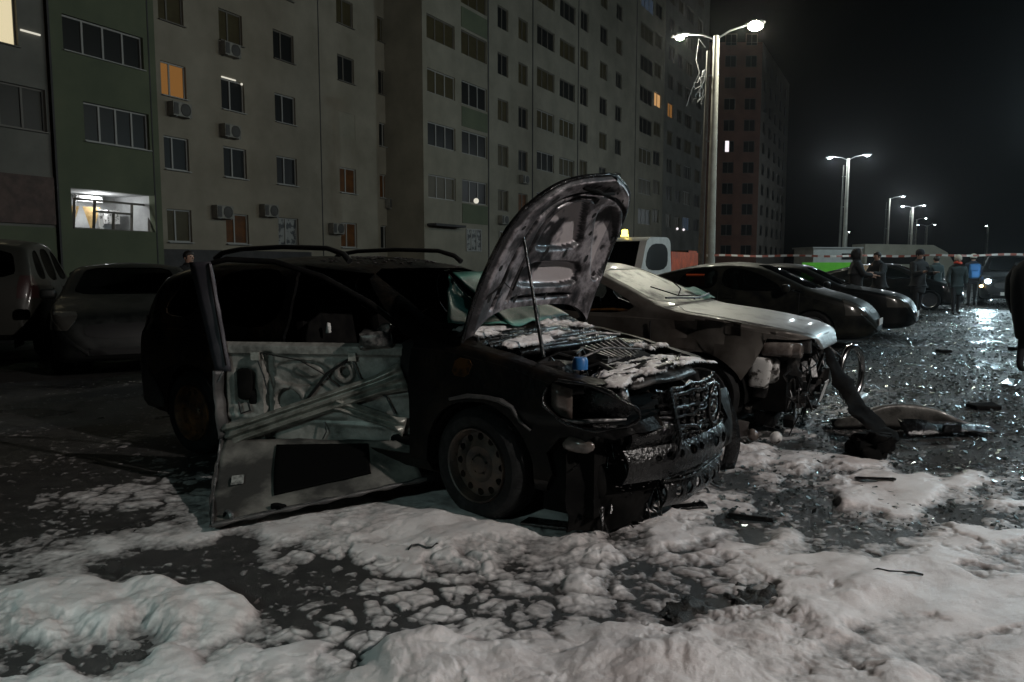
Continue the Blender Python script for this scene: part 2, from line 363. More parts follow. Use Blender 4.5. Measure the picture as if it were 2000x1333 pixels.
# ------------------------------------------------------------------ fire-fighting foam
# cover and height wanted at places on the lot (image-plane bearings of each place, height on the ground)
CTRL = np.array([
 # bearing x, y, cover, height, cracks
 (-150,1000,-.5,.2,0),(0,960,-.7,.2,.3),(80,1000,-.35,.25,.4),(200,900,-.8,.2,.3),(300,870,-.35,.2,.3),(350,930,-.3,.2,.5),(230,990,-.15,.3,.5),(60,880,-1,.1,0),(0,820,-1.2,.1,0),(300,800,-1.2,.1,0),
 (120,1060,.0,.4,.3),(220,1060,.45,.6,.1),(330,1050,.55,.6,0),(420,1000,.5,.5,0),(400,1050,.55,.6,0),(30,1080,-.3,.3,.3),(40,1120,-.5,.3,.2),(-100,1130,-.2,.3,.2),(300,960,.0,.3,.4),
 (220,1110,-.6,.2,.1),(320,1105,-.8,.2,.1),(420,1085,-.7,.2,.1),(470,1065,-.7,.2,.1),(470,1120,-.75,.2,.2),(530,1175,-.8,.2,.4),(420,1110,-.8,.2,.1),
 (60,1165,.8,.9,0),(180,1165,.9,1,0),(300,1170,1,1.1,0),(400,1180,1,1.1,0),(465,1200,.9,1,0),(200,1220,1,1,0),(80,1240,.9,.9,0),(340,1220,1,1,0),(420,1235,.6,.7,0),(520,1240,-.3,.3,.5),
 (60,1290,.0,.5,.4),(180,1285,.05,.5,.4),(270,1270,.2,.5,.3),(330,1310,.8,.9,0),(430,1280,.25,.5,.4),(450,1310,.6,.8,.1),(100,1330,.6,.8,0),(-100,1250,.7,.9,0),(0,1400,.7,.9,0),(300,1420,.8,1,0),
 (520,1310,.6,.7,.2),(600,1300,.5,.6,.3),(560,1210,-.35,.4,.9),(620,1170,.0,.4,1),(520,1090,.45,.5,.3),(590,1080,.3,.4,.6),(660,1100,.1,.4,.9),(740,1120,.15,.4,.9),(640,1220,.05,.4,1),(700,1180,.1,.4,1),(780,1190,.0,.4,1),(720,1240,-.1,.4,1),(680,1290,.1,.5,.8),(640,1330,.5,.7,.2),
 (860,1160,.15,.4,.9),(840,1220,.1,.4,.9),(930,1190,.15,.4,.9),(980,1160,.1,.5,.8),(1000,1120,.35,.6,.4),(950,1240,.3,.5,.7),(1030,1200,-.05,.4,.8),(1050,1150,-.1,.5,.5),
 (480,1045,.5,.5,.1),(560,1045,.7,.6,0),(650,1040,.75,.7,0),(760,1040,.7,.7,0),(860,1030,.8,.7,0),(700,1000,.6,.5,0),(600,1000,.5,.4,0),(800,980,.6,.4,0),(880,1070,.7,.8,.1),(960,1040,.85,.9,0),(1040,1020,.9,.9,0),(760,1080,.5,.6,.3),(850,1110,.45,.6,.5),
 (1000,1080,.8,.8,.1),(1100,1060,.85,.9,0),(1150,1010,.9,.8,0),(1200,960,.8,.7,.1),(1260,1000,.7,.7,.2),(1180,1090,.6,.9,.3),(1290,1060,.7,.7,.1),(1240,1060,.2,.6,.3),
 (780,1290,.95,1.2,0),(850,1270,.95,1.3,0),(900,1310,.9,1.2,0),(800,1340,.9,1.2,0),(700,1350,.7,.9,0),(980,1300,.8,1,0),(1040,1250,.3,.6,.5),(1080,1230,.25,.5,.6),(1120,1260,.6,.6,.3),
 (1130,1140,.35,.8,.3),(1180,1150,-.1,.6,.4),(1210,1130,-.3,.6,.4),(1260,1120,-.2,.5,.4),(1210,1190,-.4,.3,.4),(1270,1170,-.1,.3,.5),(1340,1150,.1,.4,.5),(1300,1200,-.2,.3,.5),(1380,1120,.3,.4,.5),(1330,1100,.3,.5,.4),
 (1430,890,.9,1,0),(1400,900,.7,.9,0),(1480,890,.85,1,0),(1560,900,.8,.9,.1),(1500,930,.4,.6,.3),(1650,910,.75,.8,0),(1720,935,.8,.8,0),(1800,960,.85,.7,0),(1660,975,.95,1.1,0),(1760,990,.9,.6,0),(1350,930,.6,.6,.3),
 (1400,940,-.6,.3,.3),(1450,945,-.7,.2,.2),(1500,985,-.7,.2,.3),(1560,960,-.3,.3,.5),(1600,990,-.55,.2,.3),(1550,1000,-.2,.3,.5),(1440,985,.3,.5,.4),(1380,980,.55,.5,.3),
 (1440,1020,-.7,.2,.1),(1490,1030,-.6,.2,.2),(1560,1020,-.1,.3,.4),(1590,1045,-.6,.2,.2),(1650,1045,-.5,.2,.2),(1540,1060,.5,.6,.1),(1680,1010,.5,.5,.2),(1420,1065,.65,.6,.1),(1620,1085,.3,.4,.3),
 (1700,1070,.0,.35,.4),(1770,1040,-.05,.3,.4),(1850,1000,-.1,.3,.4),(1920,965,-.15,.3,.3),(1980,945,-.2,.3,.2),(1880,950,.7,.5,0),(1950,985,.5,.5,.2),(1850,1040,.5,.5,.3),(1950,1040,.5,.5,.4),(1650,1120,.7,.6,.1),(1780,1100,.75,.6,.1),
 (1500,1110,.6,.5,.2),(1430,1160,.4,.5,.4),(1560,1160,.75,.7,0),(1700,1160,.9,.9,0),(1820,1150,.7,.6,.2),(1950,1100,.4,.5,.4),(1980,1160,.6,.6,.2),(1720,1200,.4,.5,.2),(1600,1220,.9,.8,0),(1500,1250,.9,.9,0),(1440,1230,.75,.8,.1),(1380,1250,.8,.8,.1),(1280,1250,.7,.8,.2),
 (1200,1260,.8,.8,.1),(1160,1300,.9,1,0),(1250,1330,.95,1.1,0),(1350,1300,.9,1.2,0),(1450,1310,.9,1,0),(1600,1300,.3,.8,.1),(1600,1340,.4,.7,.1),(1550,1290,.8,.9,0),(1700,1290,.85,.7,.1),(1800,1260,.8,.6,.1),(1900,1240,.75,.6,.2),(1870,1200,.7,.7,.1),(1750,1330,.8,.9,0),(1850,1330,.6,.7,.2),(1960,1320,.85,.9,0),(2100,1250,.7,.7,.1),(2100,1050,.5,.5,.2),(1500,1420,.9,1,0),(1100,1420,.9,1,0),(2000,1420,.8,.9,0),
 (1560,868,-.5,.3,0),(1650,870,-.9,.2,0),(1760,905,-.7,.2,0),(1850,915,-.9,.2,0),(1950,915,-1,.2,0),(1450,850,-.6,.3,0),(1380,860,-.2,.3,0),(2100,930,-.9,.2,0),(1750,850,-1.2,.2,0),(1500,820,-1.2,.2,0),(1900,850,-1.3,.2,0),
 (500,1000,.75,.5,0),(560,985,.7,.4,0),(640,965,.65,.35,0),(730,950,.6,.3,0),(450,1030,.85,.6,0),(520,1030,.8,.6,0),(600,1020,.8,.6,0),(1000,930,.2,.3,0),(900,900,-.2,.3,0),(600,930,.0,.3,0),(1200,900,.0,.3,0),(500,900,-.5,.2,0),(800,880,-.4,.2,0),(1100,850,-.8,.2,0),(1400,780,-1.4,.2,0),(1000,780,-1.4,.1,0),(500,800,-1.4,.1,0),(1900,760,-1.5,.1,0),(0,740,-1.5,.1,0)], float)
def foam_cover(px, py):
    out = np.zeros((3,) + px.shape); ws = np.zeros(px.shape)
    for (cx, cy, c, h, k) in CTRL:
        d2 = ((px - cx) ** 2 + ((py - cy) * 1.55) ** 2); w = 1.0 / (d2 + 26.0 ** 2) ** 2.2
        ws += w; out[0] += w * c; out[1] += w * h; out[2] += w * k
    return out / ws
def foam_height(X, Y):
    cp, sp = math.cos(PITCH), math.sin(PITCH)
    zc = Y * cp + 1.4 * sp; px = 1000 + 1500 * X / zc; py = 666.5 - 1500 * (Y * sp - 1.4 * cp) / zc
    cov, hs, crk = foam_cover(px, py)
    wx = X + .10 * (fbm(X * 3, Y * 3, 3) - .5) + .05 * (fbm(X * 9, Y * 9, 8) - .5)
    wy = Y + .10 * (fbm(X * 3 + 9, Y * 3, 5) - .5) + .05 * (fbm(X * 9 + 4, Y * 9, 9) - .5)
    da, dc = (wx * .93 + wy * .36), (wy * .93 - wx * .36)      # drawn out the way tyres and boots dragged it
    stk = (fbm(da * 1.6, dc * 9, 111, 4) - .5) * sstep(.2, 1.6, X + .25 * (Y - 3))
    n = fbm(wx * 2.2, wy * 2.2, 21, 5) - .5 + .75 * stk; nf = fbm(wx * 9, wy * 9, 31, 4) - .5
    t = cov * .62 + n * 1.25 + nf * .55 + .10
    f1, f2, _ = worley(wx * 5.2, wy * 5.2, 41); g1, g2, _ = worley(wx * 12 + 3, wy * 12, 47)
    e = np.minimum((f2 - f1) / .34, 1); e2 = np.minimum((g2 - g1) / .3, 1)
    lace = fbm(wx * 26, wy * 26, 95, 3); t = t - crk * (1 - e) * .75 - crk * (1 - e2) * .38 + crk * .12 + (lace - .5) * .42 * np.clip(1 - np.abs(t) / .5, 0, 1)
    sp = fbm(wx * 30 + 5, wy * 30, 99, 3) + .35 * (fbm(wx * 5, wy * 5, 103, 3) - .5); t = np.maximum(t, np.where(t > -.75, (sp - .66 + .10 * np.clip(t, -.6, 0)) * .9, -1))
    # billows, three sizes of rounded lumps
    def lumps(sc_, s):      # overlapping rounded heaps that melt into each other
        x, y = wx * sc_, wy * sc_; ix = np.floor(x); iy = np.floor(y); acc = np.zeros(x.shape)
        for dx in (-1, 0, 1):
            for dy in (-1, 0, 1):
                cx = ix + dx; cy = iy + dy; r = _h(cx, cy, s + 2); rr = .50 + .48 * r
                d2 = ((cx + _h(cx, cy, s) - x) ** 2 + (cy + _h(cx, cy, s + 1) - y) ** 2) / rr ** 2
                acc += (np.clip(1 - d2, 0, 1) ** 1.25 * (.35 + .65 * r)) ** 5
        return acc ** .2
    big = lumps(2.2, 61); mid = lumps(5.2, 67); sm = lumps(12, 71); ti = lumps(30, 73)
    mot = sstep(.40, .62, fbm(wx * 1.7 + 3, wy * 1.7, 91, 3))      # calm sheets next to bubbly heaps
    bill = .046 * big + .017 * mid * (.35 + .65 * mot) + .007 * sm * (.2 + .8 * mot) + .0030 * ti * (.25 + .75 * mot) + .0012 * lumps(66, 83) + .006 * (fbm(wx * 18, wy * 18, 97, 5) - .5)
    bill = bill + .020 * (fbm(wx * 4, wy * 4, 81, 4) - .45)
    hs = hs ** 1.6 * (1 - .62 * np.clip(crk, 0, 1))
    body = sstep(.04, .62, t)
    hh = np.minimum(t * .035, .0045 + .002 * nf) + body * (bill * 1.25 + .016) * hs
    return np.where(t > 0, hh, t * .035), t
def build_foam():
    nr, ncol = 760, 1050
    Yr = 1.35 * (9.2 / 1.35) ** np.linspace(0, 1, nr); A = np.linspace(-.82, .86, ncol)
    Y = np.repeat(Yr[:, None], ncol, 1); X = Y * A[None, :] + .0
    h, t = foam_height(X, Y)
    co = np.stack([X, Y, h], -1).reshape(-1, 3)
    keep = (t > -.16)
    idx = np.arange(nr * ncol).reshape(nr, ncol)
    k = keep[:-1, :-1] & keep[1:, :-1] & keep[1:, 1:] & keep[:-1, 1:]
    q = np.stack([idx[:-1, :-1], idx[:-1, 1:], idx[1:, 1:], idx[1:, :-1]], -1)[k]
    used = np.unique(q); rem = np.full(nr * ncol, -1); rem[used] = np.arange(len(used))
    q = rem[q]; co = co[used]; tv = t.reshape(-1)[used]
    me = bpy.data.meshes.new("foam"); me.vertices.add(len(co)); me.vertices.foreach_set('co', co.astype(np.float32).ravel())
    me.loops.add(q.size); me.loops.foreach_set('vertex_index', q.astype(np.int32).ravel())
    me.polygons.add(len(q)); me.polygons.foreach_set('loop_start', np.arange(0, q.size, 4, dtype=np.int32))
    me.update(calc_edges=True); me.polygons.foreach_set('use_smooth', np.ones(len(q), bool))
    at = me.attributes.new('film', 'FLOAT', 'POINT'); at.data.foreach_set('value', np.clip(.12 + tv / .62, 0, 1.4).astype(np.float32))
    return me
def foam_material():
    m = bpy.data.materials.new("fire_foam"); m.use_nodes = True; nt = m.node_tree; b = nt.nodes["Principled BSDF"]
    tc = nt.nodes.new("ShaderNodeTexCoord"); at = nt.nodes.new("ShaderNodeAttribute"); at.attribute_name = 'film'
    n = nt.nodes.new("ShaderNodeTexNoise"); n.inputs["Scale"].default_value = 5; n.inputs["Detail"].default_value = 8; n.inputs["Roughness"].default_value = .7
    nt.links.new(tc.outputs["Object"], n.inputs["Vector"])
    mr = nt.nodes.new("ShaderNodeMapRange"); mr.inputs[1].default_value = .46; mr.inputs[2].default_value = .72; nt.links.new(n.outputs[0], mr.inputs[0])
    mx = nt.nodes.new("ShaderNodeMix"); mx.data_type = 'RGBA'; mx.inputs[6].default_value = (.80, .765, .755, 1); mx.inputs[7].default_value = (.56, .50, .485, 1)
    nt.links.new(mr.outputs[0], mx.inputs[0])
    m2 = nt.nodes.new("ShaderNodeMix"); m2.data_type = 'RGBA'; m2.inputs[6].default_value = (.045, .043, .042, 1)
    fn = nt.nodes.new('ShaderNodeTexNoise'); fn.inputs['Scale'].default_value = 34; fn.inputs['Detail'].default_value = 7; nt.links.new(tc.outputs['Object'], fn.inputs['Vector'])
    fm = nt.nodes.new('ShaderNodeMath'); fm.operation = 'MULTIPLY_ADD'; fm.inputs[1].default_value = 1.1; nt.links.new(fn.outputs[0], fm.inputs[0]); fm.inputs[2].default_value = -.55
    fa = nt.nodes.new('ShaderNodeMath'); fa.operation = 'ADD'; fa.use_clamp = True; nt.links.new(at.outputs['Fac'], fa.inputs[0]); nt.links.new(fm.outputs[0], fa.inputs[1]); nt.links.new(fa.outputs[0], m2.inputs[0]); nt.links.new(mx.outputs[2], m2.inputs[7]); nt.links.new(m2.outputs[2], b.inputs["Base Color"])
    b.inputs["Roughness"].default_value = .42; b.inputs["Specular IOR Level"].default_value = .35
    b.inputs["Subsurface Weight"].default_value = .25; b.inputs["Subsurface Radius"].default_value = (1, .9, .85); b.inputs["Subsurface Scale"].default_value = .012
    v = nt.nodes.new("ShaderNodeTexNoise"); v.inputs["Scale"].default_value = 120; v.inputs["Detail"].default_value = 8; v.inputs['Roughness'].default_value = .75
    nt.links.new(tc.outputs["Object"], v.inputs["Vector"])
    bp = nt.nodes.new("ShaderNodeBump"); bp.inputs["Strength"].default_value = .6; bp.inputs["Distance"].default_value = .008
    nt.links.new(v.outputs[0], bp.inputs["Height"]); nt.links.new(bp.outputs[0], b.inputs["Normal"])
    return m
M['foam'] = foam_material()
fo = link("foam", build_foam(), M['foam']); fo['kind'] = 'stuff'
fo['label'] = "white fire fighting foam spread over the wet asphalt around the burnt car"

# broken glass glittering over the roadway
def glass_bits():
    n = 27000; vs = []; fs = []
    for i in range(n):
        y = 3.9 * (34 / 3.9) ** (rng.random() ** .8); a = .20 + .52 * rng.random(); x = y * a
        along = x * .86 - y * .51        # stay on the roadway side of the parked row
        if (along < -1.6 - 0.2 * rng.random() and y > 6.6) or (y < 6.6 and rng.random() < .45): continue
        s = (.005 + .016 * rng.random() ** 3) * (1 + y * .045)
        ax = rng.normal(size=3) * .40; ax[2] = 1; ax /= np.linalg.norm(ax)
        u = np.cross(ax, [.3, .9, .1]); u /= np.linalg.norm(u); w = np.cross(ax, u); k = len(vs); c = np.array([x, y, .006 + s * .5])
        th = rng.random() * 6.28
        for j in range(4):
            aa = th + j * 1.57 + rng.random() * .5; vs.append(tuple(c + s * (u * math.cos(aa) + w * math.sin(aa)) * (.6 + .6 * rng.random())))
        vs.append(tuple(c - ax * s * .7))
        fs += [(k, k + 1, k + 2, k + 3), (k, k + 4, k + 1), (k + 1, k + 4, k + 2), (k + 2, k + 4, k + 3), (k + 3, k + 4, k)]
    me = bpy.data.meshes.new("broken_glass"); me.from_pydata(vs, [], fs); me.update(); return me
M['bits'] = pbr("glass_fragments", (.45, .54, .54), .24, .9)
gb = link("broken_glass", glass_bits(), M['bits']); gb['kind'] = 'stuff'
gb['label'] = "glittering broken glass scattered over the wet roadway"
# ------------------------------------------------------------------ street lamps
M['conc_dark'] = pbr('old_pole_concrete', (.17, .165, .145), .8, 0, (.12, .115, .10), 3, 6)
ARM = Vector((.86, -.51, 0))
def street_lamp(x, y, h, label, heads=(-1.15, 1.2), warm=False, power=900, light=True, twin=True, col=(.86, .96, 1.0), lens=None, lens_r=.14):
    t = thing("street_lamp", label, "street lamp", (x, y, 0), 0, "double street lamps along the car park")
    b = MB(); b.tube([(0, 0, 0), (0, 0, h * .5), (.02, 0, h)], [.17, .135, .10], 10); b.box((0, 0, .15), (.5, .5, .3)); b.build("pole", M['conc'], t, 40)
    if twin:
        b = MB(); b.tube([(-.30, .22, 0), (-.20, .14, h * .95)], [.095, .06], 8)
        b.build("support_pole", M['conc_dark'], t, 40)
        b = MB()
        for z in (.62, .86): b.bar((-.30, .18, h * z), (.13, -.03, h * z), .06, .05)
        b.build("clamp", M['steel'], t)
    for d in heads:
        a = ARM * d; e = a * .78
        b = MB(); b.tube([(0, 0, h - .12), (e.x * .5, e.y * .5, h + .10), (e.x, e.y, h + .18)], .03, 7); b.build("arm", M['steel'], t, 40)
        hd = MB(); z = h + .18; u = a.normalized(); sd = Vector((-u.y, u.x, 0))
        P = []
        for k, (s_, w_, hh) in enumerate([(-.25, .05, .03), (-.15, .11, .06), (.1, .16, .08), (.28, .15, .07), (.38, .07, .03)]):
            c = a * 1.0 + u * s_ + Vector((0, 0, z)); ring = []
            for q in range(10):
                an = 2 * math.pi * q / 10; ring.append(c + sd * math.cos(an) * w_ + Vector((0, 0, math.sin(an) * hh + .02)))
            P.append(ring + [ring[0]])
        hd.grid(P); ho = hd.build("lamp_head", M['lamp_body'], t, 50)
        ln = MB(); c = a + Vector((0, 0, z - .055)); ln.ball((c.x + u.x * .08, c.y + u.y * .08, c.z), lens_r if d > 0 else .15, 12, 8, (1, 1, .42 if lens_r < .2 else .62))
        ln.build("lens", lens or M['lens_warm' if warm else 'lens_cool'], ho, 60)
        if light:
            L = bpy.data.lights.new("lamp_light", 'POINT'); L.energy = power; L.shadow_soft_size = .09
            L.color = (1.0, .97, .80) if warm else col
            lo = bpy.data.objects.new("lamp_light", L); COL.objects.link(lo); lo.parent = t; lo.location = (c.x, c.y, z - .22)
    return t
t = street_lamp(6.75, 26.3, 8.95, "nearest street lamp, twin tall posts with a wire tangle under two bright heads", warm=True, power=560, lens_r=.24)
b = MB()
random.seed(3)
for k in range(9):
    p = [Vector((-.28, .1, 7.9))]
    for q in range(7): p.append(p[-1] + Vector((random.uniform(-.13, .07), random.uniform(-.06, .06), random.uniform(-.30, .02))))
    b.tube(p, .012, 5)
b.tube([(-.3, .1, 8.6), (-.55, .1, 8.9), (-.62, .1, 8.2), (-.5, .1, 7.8), (-.75, .1, 7.2), (-.9, .1, 6.7)], .016, 5)
b.build("wire_tangle", M['steel'], t, 60)
street_lamp(24.1, 56.1, 9.0, "second street lamp along the row, two cool white heads, standing behind the white kiosk", power=700)
street_lamp(43.3, 89.3, 9.0, "third street lamp of the row with only its roadside head in sight", heads=(1.35,), power=600)
street_lamp(52.9, 102.6, 9.0, "fourth street lamp of the row, both heads lit, above the pale coach", power=800)
street_lamp(68.6, 131.6, 9.1, "tall far street lamp just right of the fourth, a single bright head", heads=(1.3,), power=600, light=False)
street_lamp(79.4, 148.3, 8.9, "farthest lamp of the tight cluster, its right head lit", heads=(-1.5, 1.2), power=600, light=False)
street_lamp(79.4, 183.5, 9.0, "small distant lamp glimpsed just right of the second post", heads=(.3,), light=False, twin=False)
street_lamp(97.3, 158.4, 9.2, "lone far lamp near the right edge of the photo with one lit head", heads=(-.3,), light=False, twin=True)
# assumed lamps across the road, all out of view, added for their light
street_lamp(27.5, 36.0, 9.0, "assumed street lamp across the road to the right of the onlookers, added as backlight", power=1500, col=(.70, .92, 1.0))  # unseen lamp assumed from the ground reflections, placed to backlight the onlookers
street_lamp(18.7, 17.0, 9.0, "assumed street lamp across the road beside the foreground figure, added for bluish rim light", power=1300, col=(.66, .90, 1.0))  # unseen lamp added to rake foam and road with bluish light
street_lamp(9.9, -2.0, 7.6, "assumed street lamp across the road behind the photographer, added as key light", heads=(-1.2,), power=2850, twin=False, col=(1.0, .93, .88))  # unseen post and head, assumed and added as the key light
# bare teal spot without a fixture, added to fill and tint the foam at the left
S = bpy.data.lights.new("teal_fill_spot", 'SPOT'); S.energy = 115; S.color = (.66, .97, .94); S.spot_size = R(64); S.spot_blend = 1.0; S.shadow_soft_size = .08
so = bpy.data.objects.new("teal_fill_spot", S); COL.objects.link(so); so.location = (-2.6, .2, 1.9)
so.rotation_euler = (Vector((-1.75, 2.75, .0)) - so.location).to_track_quat('-Z', 'Y').to_euler()

# ------------------------------------------------------------------ apartment blocks
def wall_frame(A, ratio):
    D = Vector((ratio, 1, 0)).normalized()
    m = Matrix(((D.x, -D.y, 0, A[0]), (D.y, D.x, 0, A[1]), (0, 0, 1, 0), (0, 0, 0, 1)))
    return m         # local x runs along the wall, local y into the building, z up
def wall_mesh(s0, s1, z0, z1, rects, y=0.0, depth=.22):
    ss = sorted({s0, s1, *[r[0] for r in rects], *[r[1] for r in rects]}); zs = sorted({z0, z1, *[r[2] for r in rects], *[r[3] for r in rects]})
    ss = [s for s in ss if s0 <= s <= s1]; zs = [z for z in zs if z0 <= z <= z1]
    b = MB(); idx = {}
    for i, s in enumerate(ss):
        for j, z in enumerate(zs): idx[i, j] = len(b.v); b.v.append((s, y, z))
    for i in range(len(ss) - 1):
        for j in range(len(zs) - 1):
            cs = (ss[i] + ss[i + 1]) / 2; cz = (zs[j] + zs[j + 1]) / 2
            if any(r[0] < cs < r[1] and r[2] < cz < r[3] for r in rects): continue
            b.f.append((idx[i, j], idx[i + 1, j], idx[i + 1, j + 1], idx[i, j + 1])); b.mi.append(0)
    for (a, c, d, e) in rects:
        v = [(a, y, d), (c, y, d), (c, y, e), (a, y, e)]; v2 = [(p[0], y + depth, p[2]) for p in v]
        b.add(v + v2, [(0, 4, 5, 1), (1, 5, 6, 2), (2, 6, 7, 3), (3, 7, 4, 0)])
    return b
WM = {}
def window(parent, mw, r, mull=(.42,), frame='frame_white', pane='pane', y=.12, trans=None, sill=True):
    w = round(r[1] - r[0], 2); h = round(r[3] - r[2], 2); key = (w, h, mull, sill)
    if key not in WM:
        b = MB(); f = .055
        for z in (f / 2, h - f / 2): b.box((w / 2, 0, z), (w, .06, f))
        for x in (f / 2, w - f / 2): b.box((x, 0, h / 2), (f, .06, h - 2 * f))
        for q in mull: b.box((w * q, 0, h / 2), (f * 1.25, .06, h - 2 * f))
        if sill: b.box((w / 2, -.12, -.02), (w + .06, .24, .035))
        p = MB(); p.box((w / 2, .012, h / 2), (w - .08, .012, h - .08))
        WM[key] = (b.mesh("window"), p.mesh("pane"))
    fm, pm = WM[key]
    o = bpy.data.objects.new("window", fm.copy()); o.data.materials.append(M[frame]); COL.objects.link(o)
    o.parent = parent; o.matrix_local = Matrix.Translation((r[0], y, r[2]))
    pn = bpy.data.objects.new("pane", pm.copy()); pn.data.materials.append(M[pane]); COL.objects.link(pn); pn.parent = o
    return o
random.seed(21)
F = 2.72
def rnd_pane(): return random.choice(['pane', 'pane', 'pane', 'pane_olive', 'pane', 'pane_olive'])

# --- near block: green loggia bay at the left and cream wall
m1 = wall_frame((-12.9, 29.6), .48)
nb = thing("apartment_building", "long cream apartment block with green loggia bay and a lit ground floor opening", "apartment block"); nb.matrix_world = m1
rects = []; wins = []
special = {(0, 1): 'pane', (0, 2): 'lit_warm', (1, 0): 'pane_brown', (2, 0): 'pane_pale', (3, 0): 'pane_brown', (3, 1): 'pane_brown', (4, 1): 'pane_brown', (4, 0): 'pane', (4, 2): 'pane', (2, 1): 'pane', (1, 1): 'pane', (0, 0): 'pane_olive', (1, 3): 'pane_olive'}
cols = [(-.30, .85), (2.60, 3.86), (5.66, 6.98), (10.08, 11.4), (13.46, 14.55)]
for ci, (a, c) in enumerate(cols):
    for k in range(8):
        z0 = 2.28 + F * k; rects.append((a, c, z0, z0 + 1.24)); wins.append((ci, k))
b = wall_mesh(-.72, 15.6, .0, 25, rects); b.build("wall", M['cream'], nb, fix=False)
for (r, (ci, k)) in zip(rects, wins):
    if k > 4: continue
    if (ci, k) == (3, 2):
        bb = MB(); bb.box(((r[0] + r[1]) / 2, .05, (r[2] + r[3]) / 2), (r[1] - r[0], .06, r[3] - r[2])); bb.build("shutter", M['cream2'], nb); continue
    window(nb, m1, r, (.42,) if ci else (.38,), pane=special.get((ci, k), rnd_pane()), frame='frame_white' if k < 3 else 'frame_dark')
b = MB(); b.box((1.9, -.04, 3.5 + F * 2 + 1.27), (1, .02, .01))
b = MB(); b.box((3.0, -.02, 8.98), (.75, .05, .05)); b.ball((3.7, -.03, 8.9), .05); b.build("tube_lamp", M['tube'], nb)
b = MB(); b.box((3.45, -.10, 1.0), (8.3, .20, 2.0)); b.build("plinth", M['plinth'], nb)
b = MB(); b.box((8.7, -.012, 12.5), (.05, .02, 25)); b.box((-.70, -.012, 12.5), (.06, .02, 25)); b.build("panel_joint", M['plinth'], nb)
# green loggia bay
gr = [(-3.66, -1.12, 5.54, 6.82), (-4.27, -1.02, 2.60, 3.93), (-4.25, -1.22, 8.35, 9.48)] + [(-4.2, -1.2, 8.3 + F * k, 9.5 + F * k) for k in (1, 2, 3, 4)]
b = wall_mesh(-4.70, -.72, 0, 25, gr, y=-.25, depth=.3); b.add([(-.72, -.25, 0), (-.72, 0, 0), (-.72, 0, 25), (-.72, -.25, 25)], [(0, 1, 2, 3)])
b.build("loggia_wall", M['green_wall'], nb, fix=False)
b = MB(); b.box((-4.72, -.262, 12.5), (.07, .02, 25)); b.box((-1.0, -.258, 12.5), (.05, .015, 25)); b.build("panel_joint", M['plinth'], nb)
for i, r in enumerate(gr):
    if i == 1: continue
    window(nb, m1, r, (.25, .5, .75), pane='pane', y=-.10, frame='frame_white')
# left part of the bay, lit room at the top, brown cladding low down
lr = [(-6.9, -4.86, 5.62, 6.95), (-8.2, -5.62, 8.1, 10.1)] + [(-7.2, -4.9, 8.3 + F * k, 9.5 + F * k) for k in (1, 2, 3)]
b = wall_mesh(-14, -4.76, 0, 25, lr, y=-.12, depth=.25); b.build("end_wall", M['grey_wall'], nb, fix=False)
b = MB(); b.box((-9.4, -.17, 3.45), (9.2, .08, 1.5)); b.build("cladding", M['drk_wall'], nb)
b = MB(); b.box((-9.4, -.15, 1.3), (9.2, .05, 2.6)); b.build("loggia_wall", M['green_wall'], nb)
for i, r in enumerate(lr): window(nb, m1, r, (.3, .65) if i != 1 else (.15, .5, .78), pane='pane' if i != 1 else 'lit_pale', y=.02, frame='frame_dark' if i != 1 else 'frame_dark')
b = MB(); b.box((-5.25, -.16, 8.62), (.62, .04, .05)); b.build("tube_lamp", M['tube'], nb)
b = MB(); b.box((-5.25, -.05, 9.2), (.68, .04, 1.2)); b.build("shutter", M['drk_wall'], nb)
# amber glow behind the upper loggia glazing
b = MB(); b.box((-3.55, .02, 8.62), (.28, .01, .42)); b.box((-3.0, .02, 8.55), (.3, .01, .07)); b.box((-2.98, .02, 8.72), (.28, .01, .06)); b.build("lit_gap", M['lit_warm2'], nb)
for o_ in nb.children:
    pass
# open, lit ground floor loggia with its tilted window frame
rm = MB(); a, c, d, e = -4.27, -1.02, 2.60, 3.93
rm.add([(a, .05, d), (c, .05, d), (c, 1.9, d), (a, 1.9, d), (a, .05, e), (c, .05, e), (c, 1.9, e), (a, 1.9, e)], [(3, 2, 6, 7), (0, 3, 7, 4), (2, 1, 5, 6), (4, 7, 6, 5), (0, 1, 2, 3)])
room = rm.build("lit_room", M['room_lit'], nb, fix=False)
L = bpy.data.lights.new("room_light", 'POINT'); L.energy = 60; L.color = (.95, .98, 1.0); L.shadow_soft_size = .15
lo = bpy.data.objects.new("room_light", L); COL.objects.link(lo); lo.parent = nb; lo.location = (-2.5, .9, 3.7)
cu = MB()
def drape(x0, x1, x2, x3, y): cu.add([(x0, y, 2.62), (x1, y, 2.62), (x3, y, 3.45), (x2, y, 3.45)], [(0, 1, 2, 3)])
drape(-3.72, -3.42, -3.86, -3.12, 1.0); drape(-2.72, -2.62, -3.0, -2.3, 1.0)
cu.build("curtain", M['curtain_y'], nb, fix=False)
cu = MB(); cu.box((-2.35, .95, 3.0), (.16, .06, .8)); cu.box((-2.6, 1.2, 3.75), (1.0, .1, .2)); cu.build("door_jamb", M['white_plastic'], nb)
cu = MB(); cu.box((-1.75, 1.3, 3.15), (.5, .5, .5)); cu.build("boiler", M['white_plastic'], nb)
tf = MB()      # the blown-in window frame, tilted inward and skewed
def sk(u, v): return (-4.15 + u * 2.95 + v * .42, -.10 + v * .45, 2.62 + v * 1.02 - u * .03)
for u0, v0, u1, v1 in [(0, 0, 1, 0), (0, 1, 1, 1), (0, 0, 0, 1), (1, 0, 1, 1), (.25, 0, .25, 1), (.5, 0, .5, .62), (.75, 0, .75, 1), (.25, .62, .75, .62)]:
    tf.bar(sk(u0, v0), sk(u1, v1), .09, .07)
tw = tf.build("window", M['frame_dark'], nb); tw['label'] = "blown-in slanting window frame of the lit loggia"
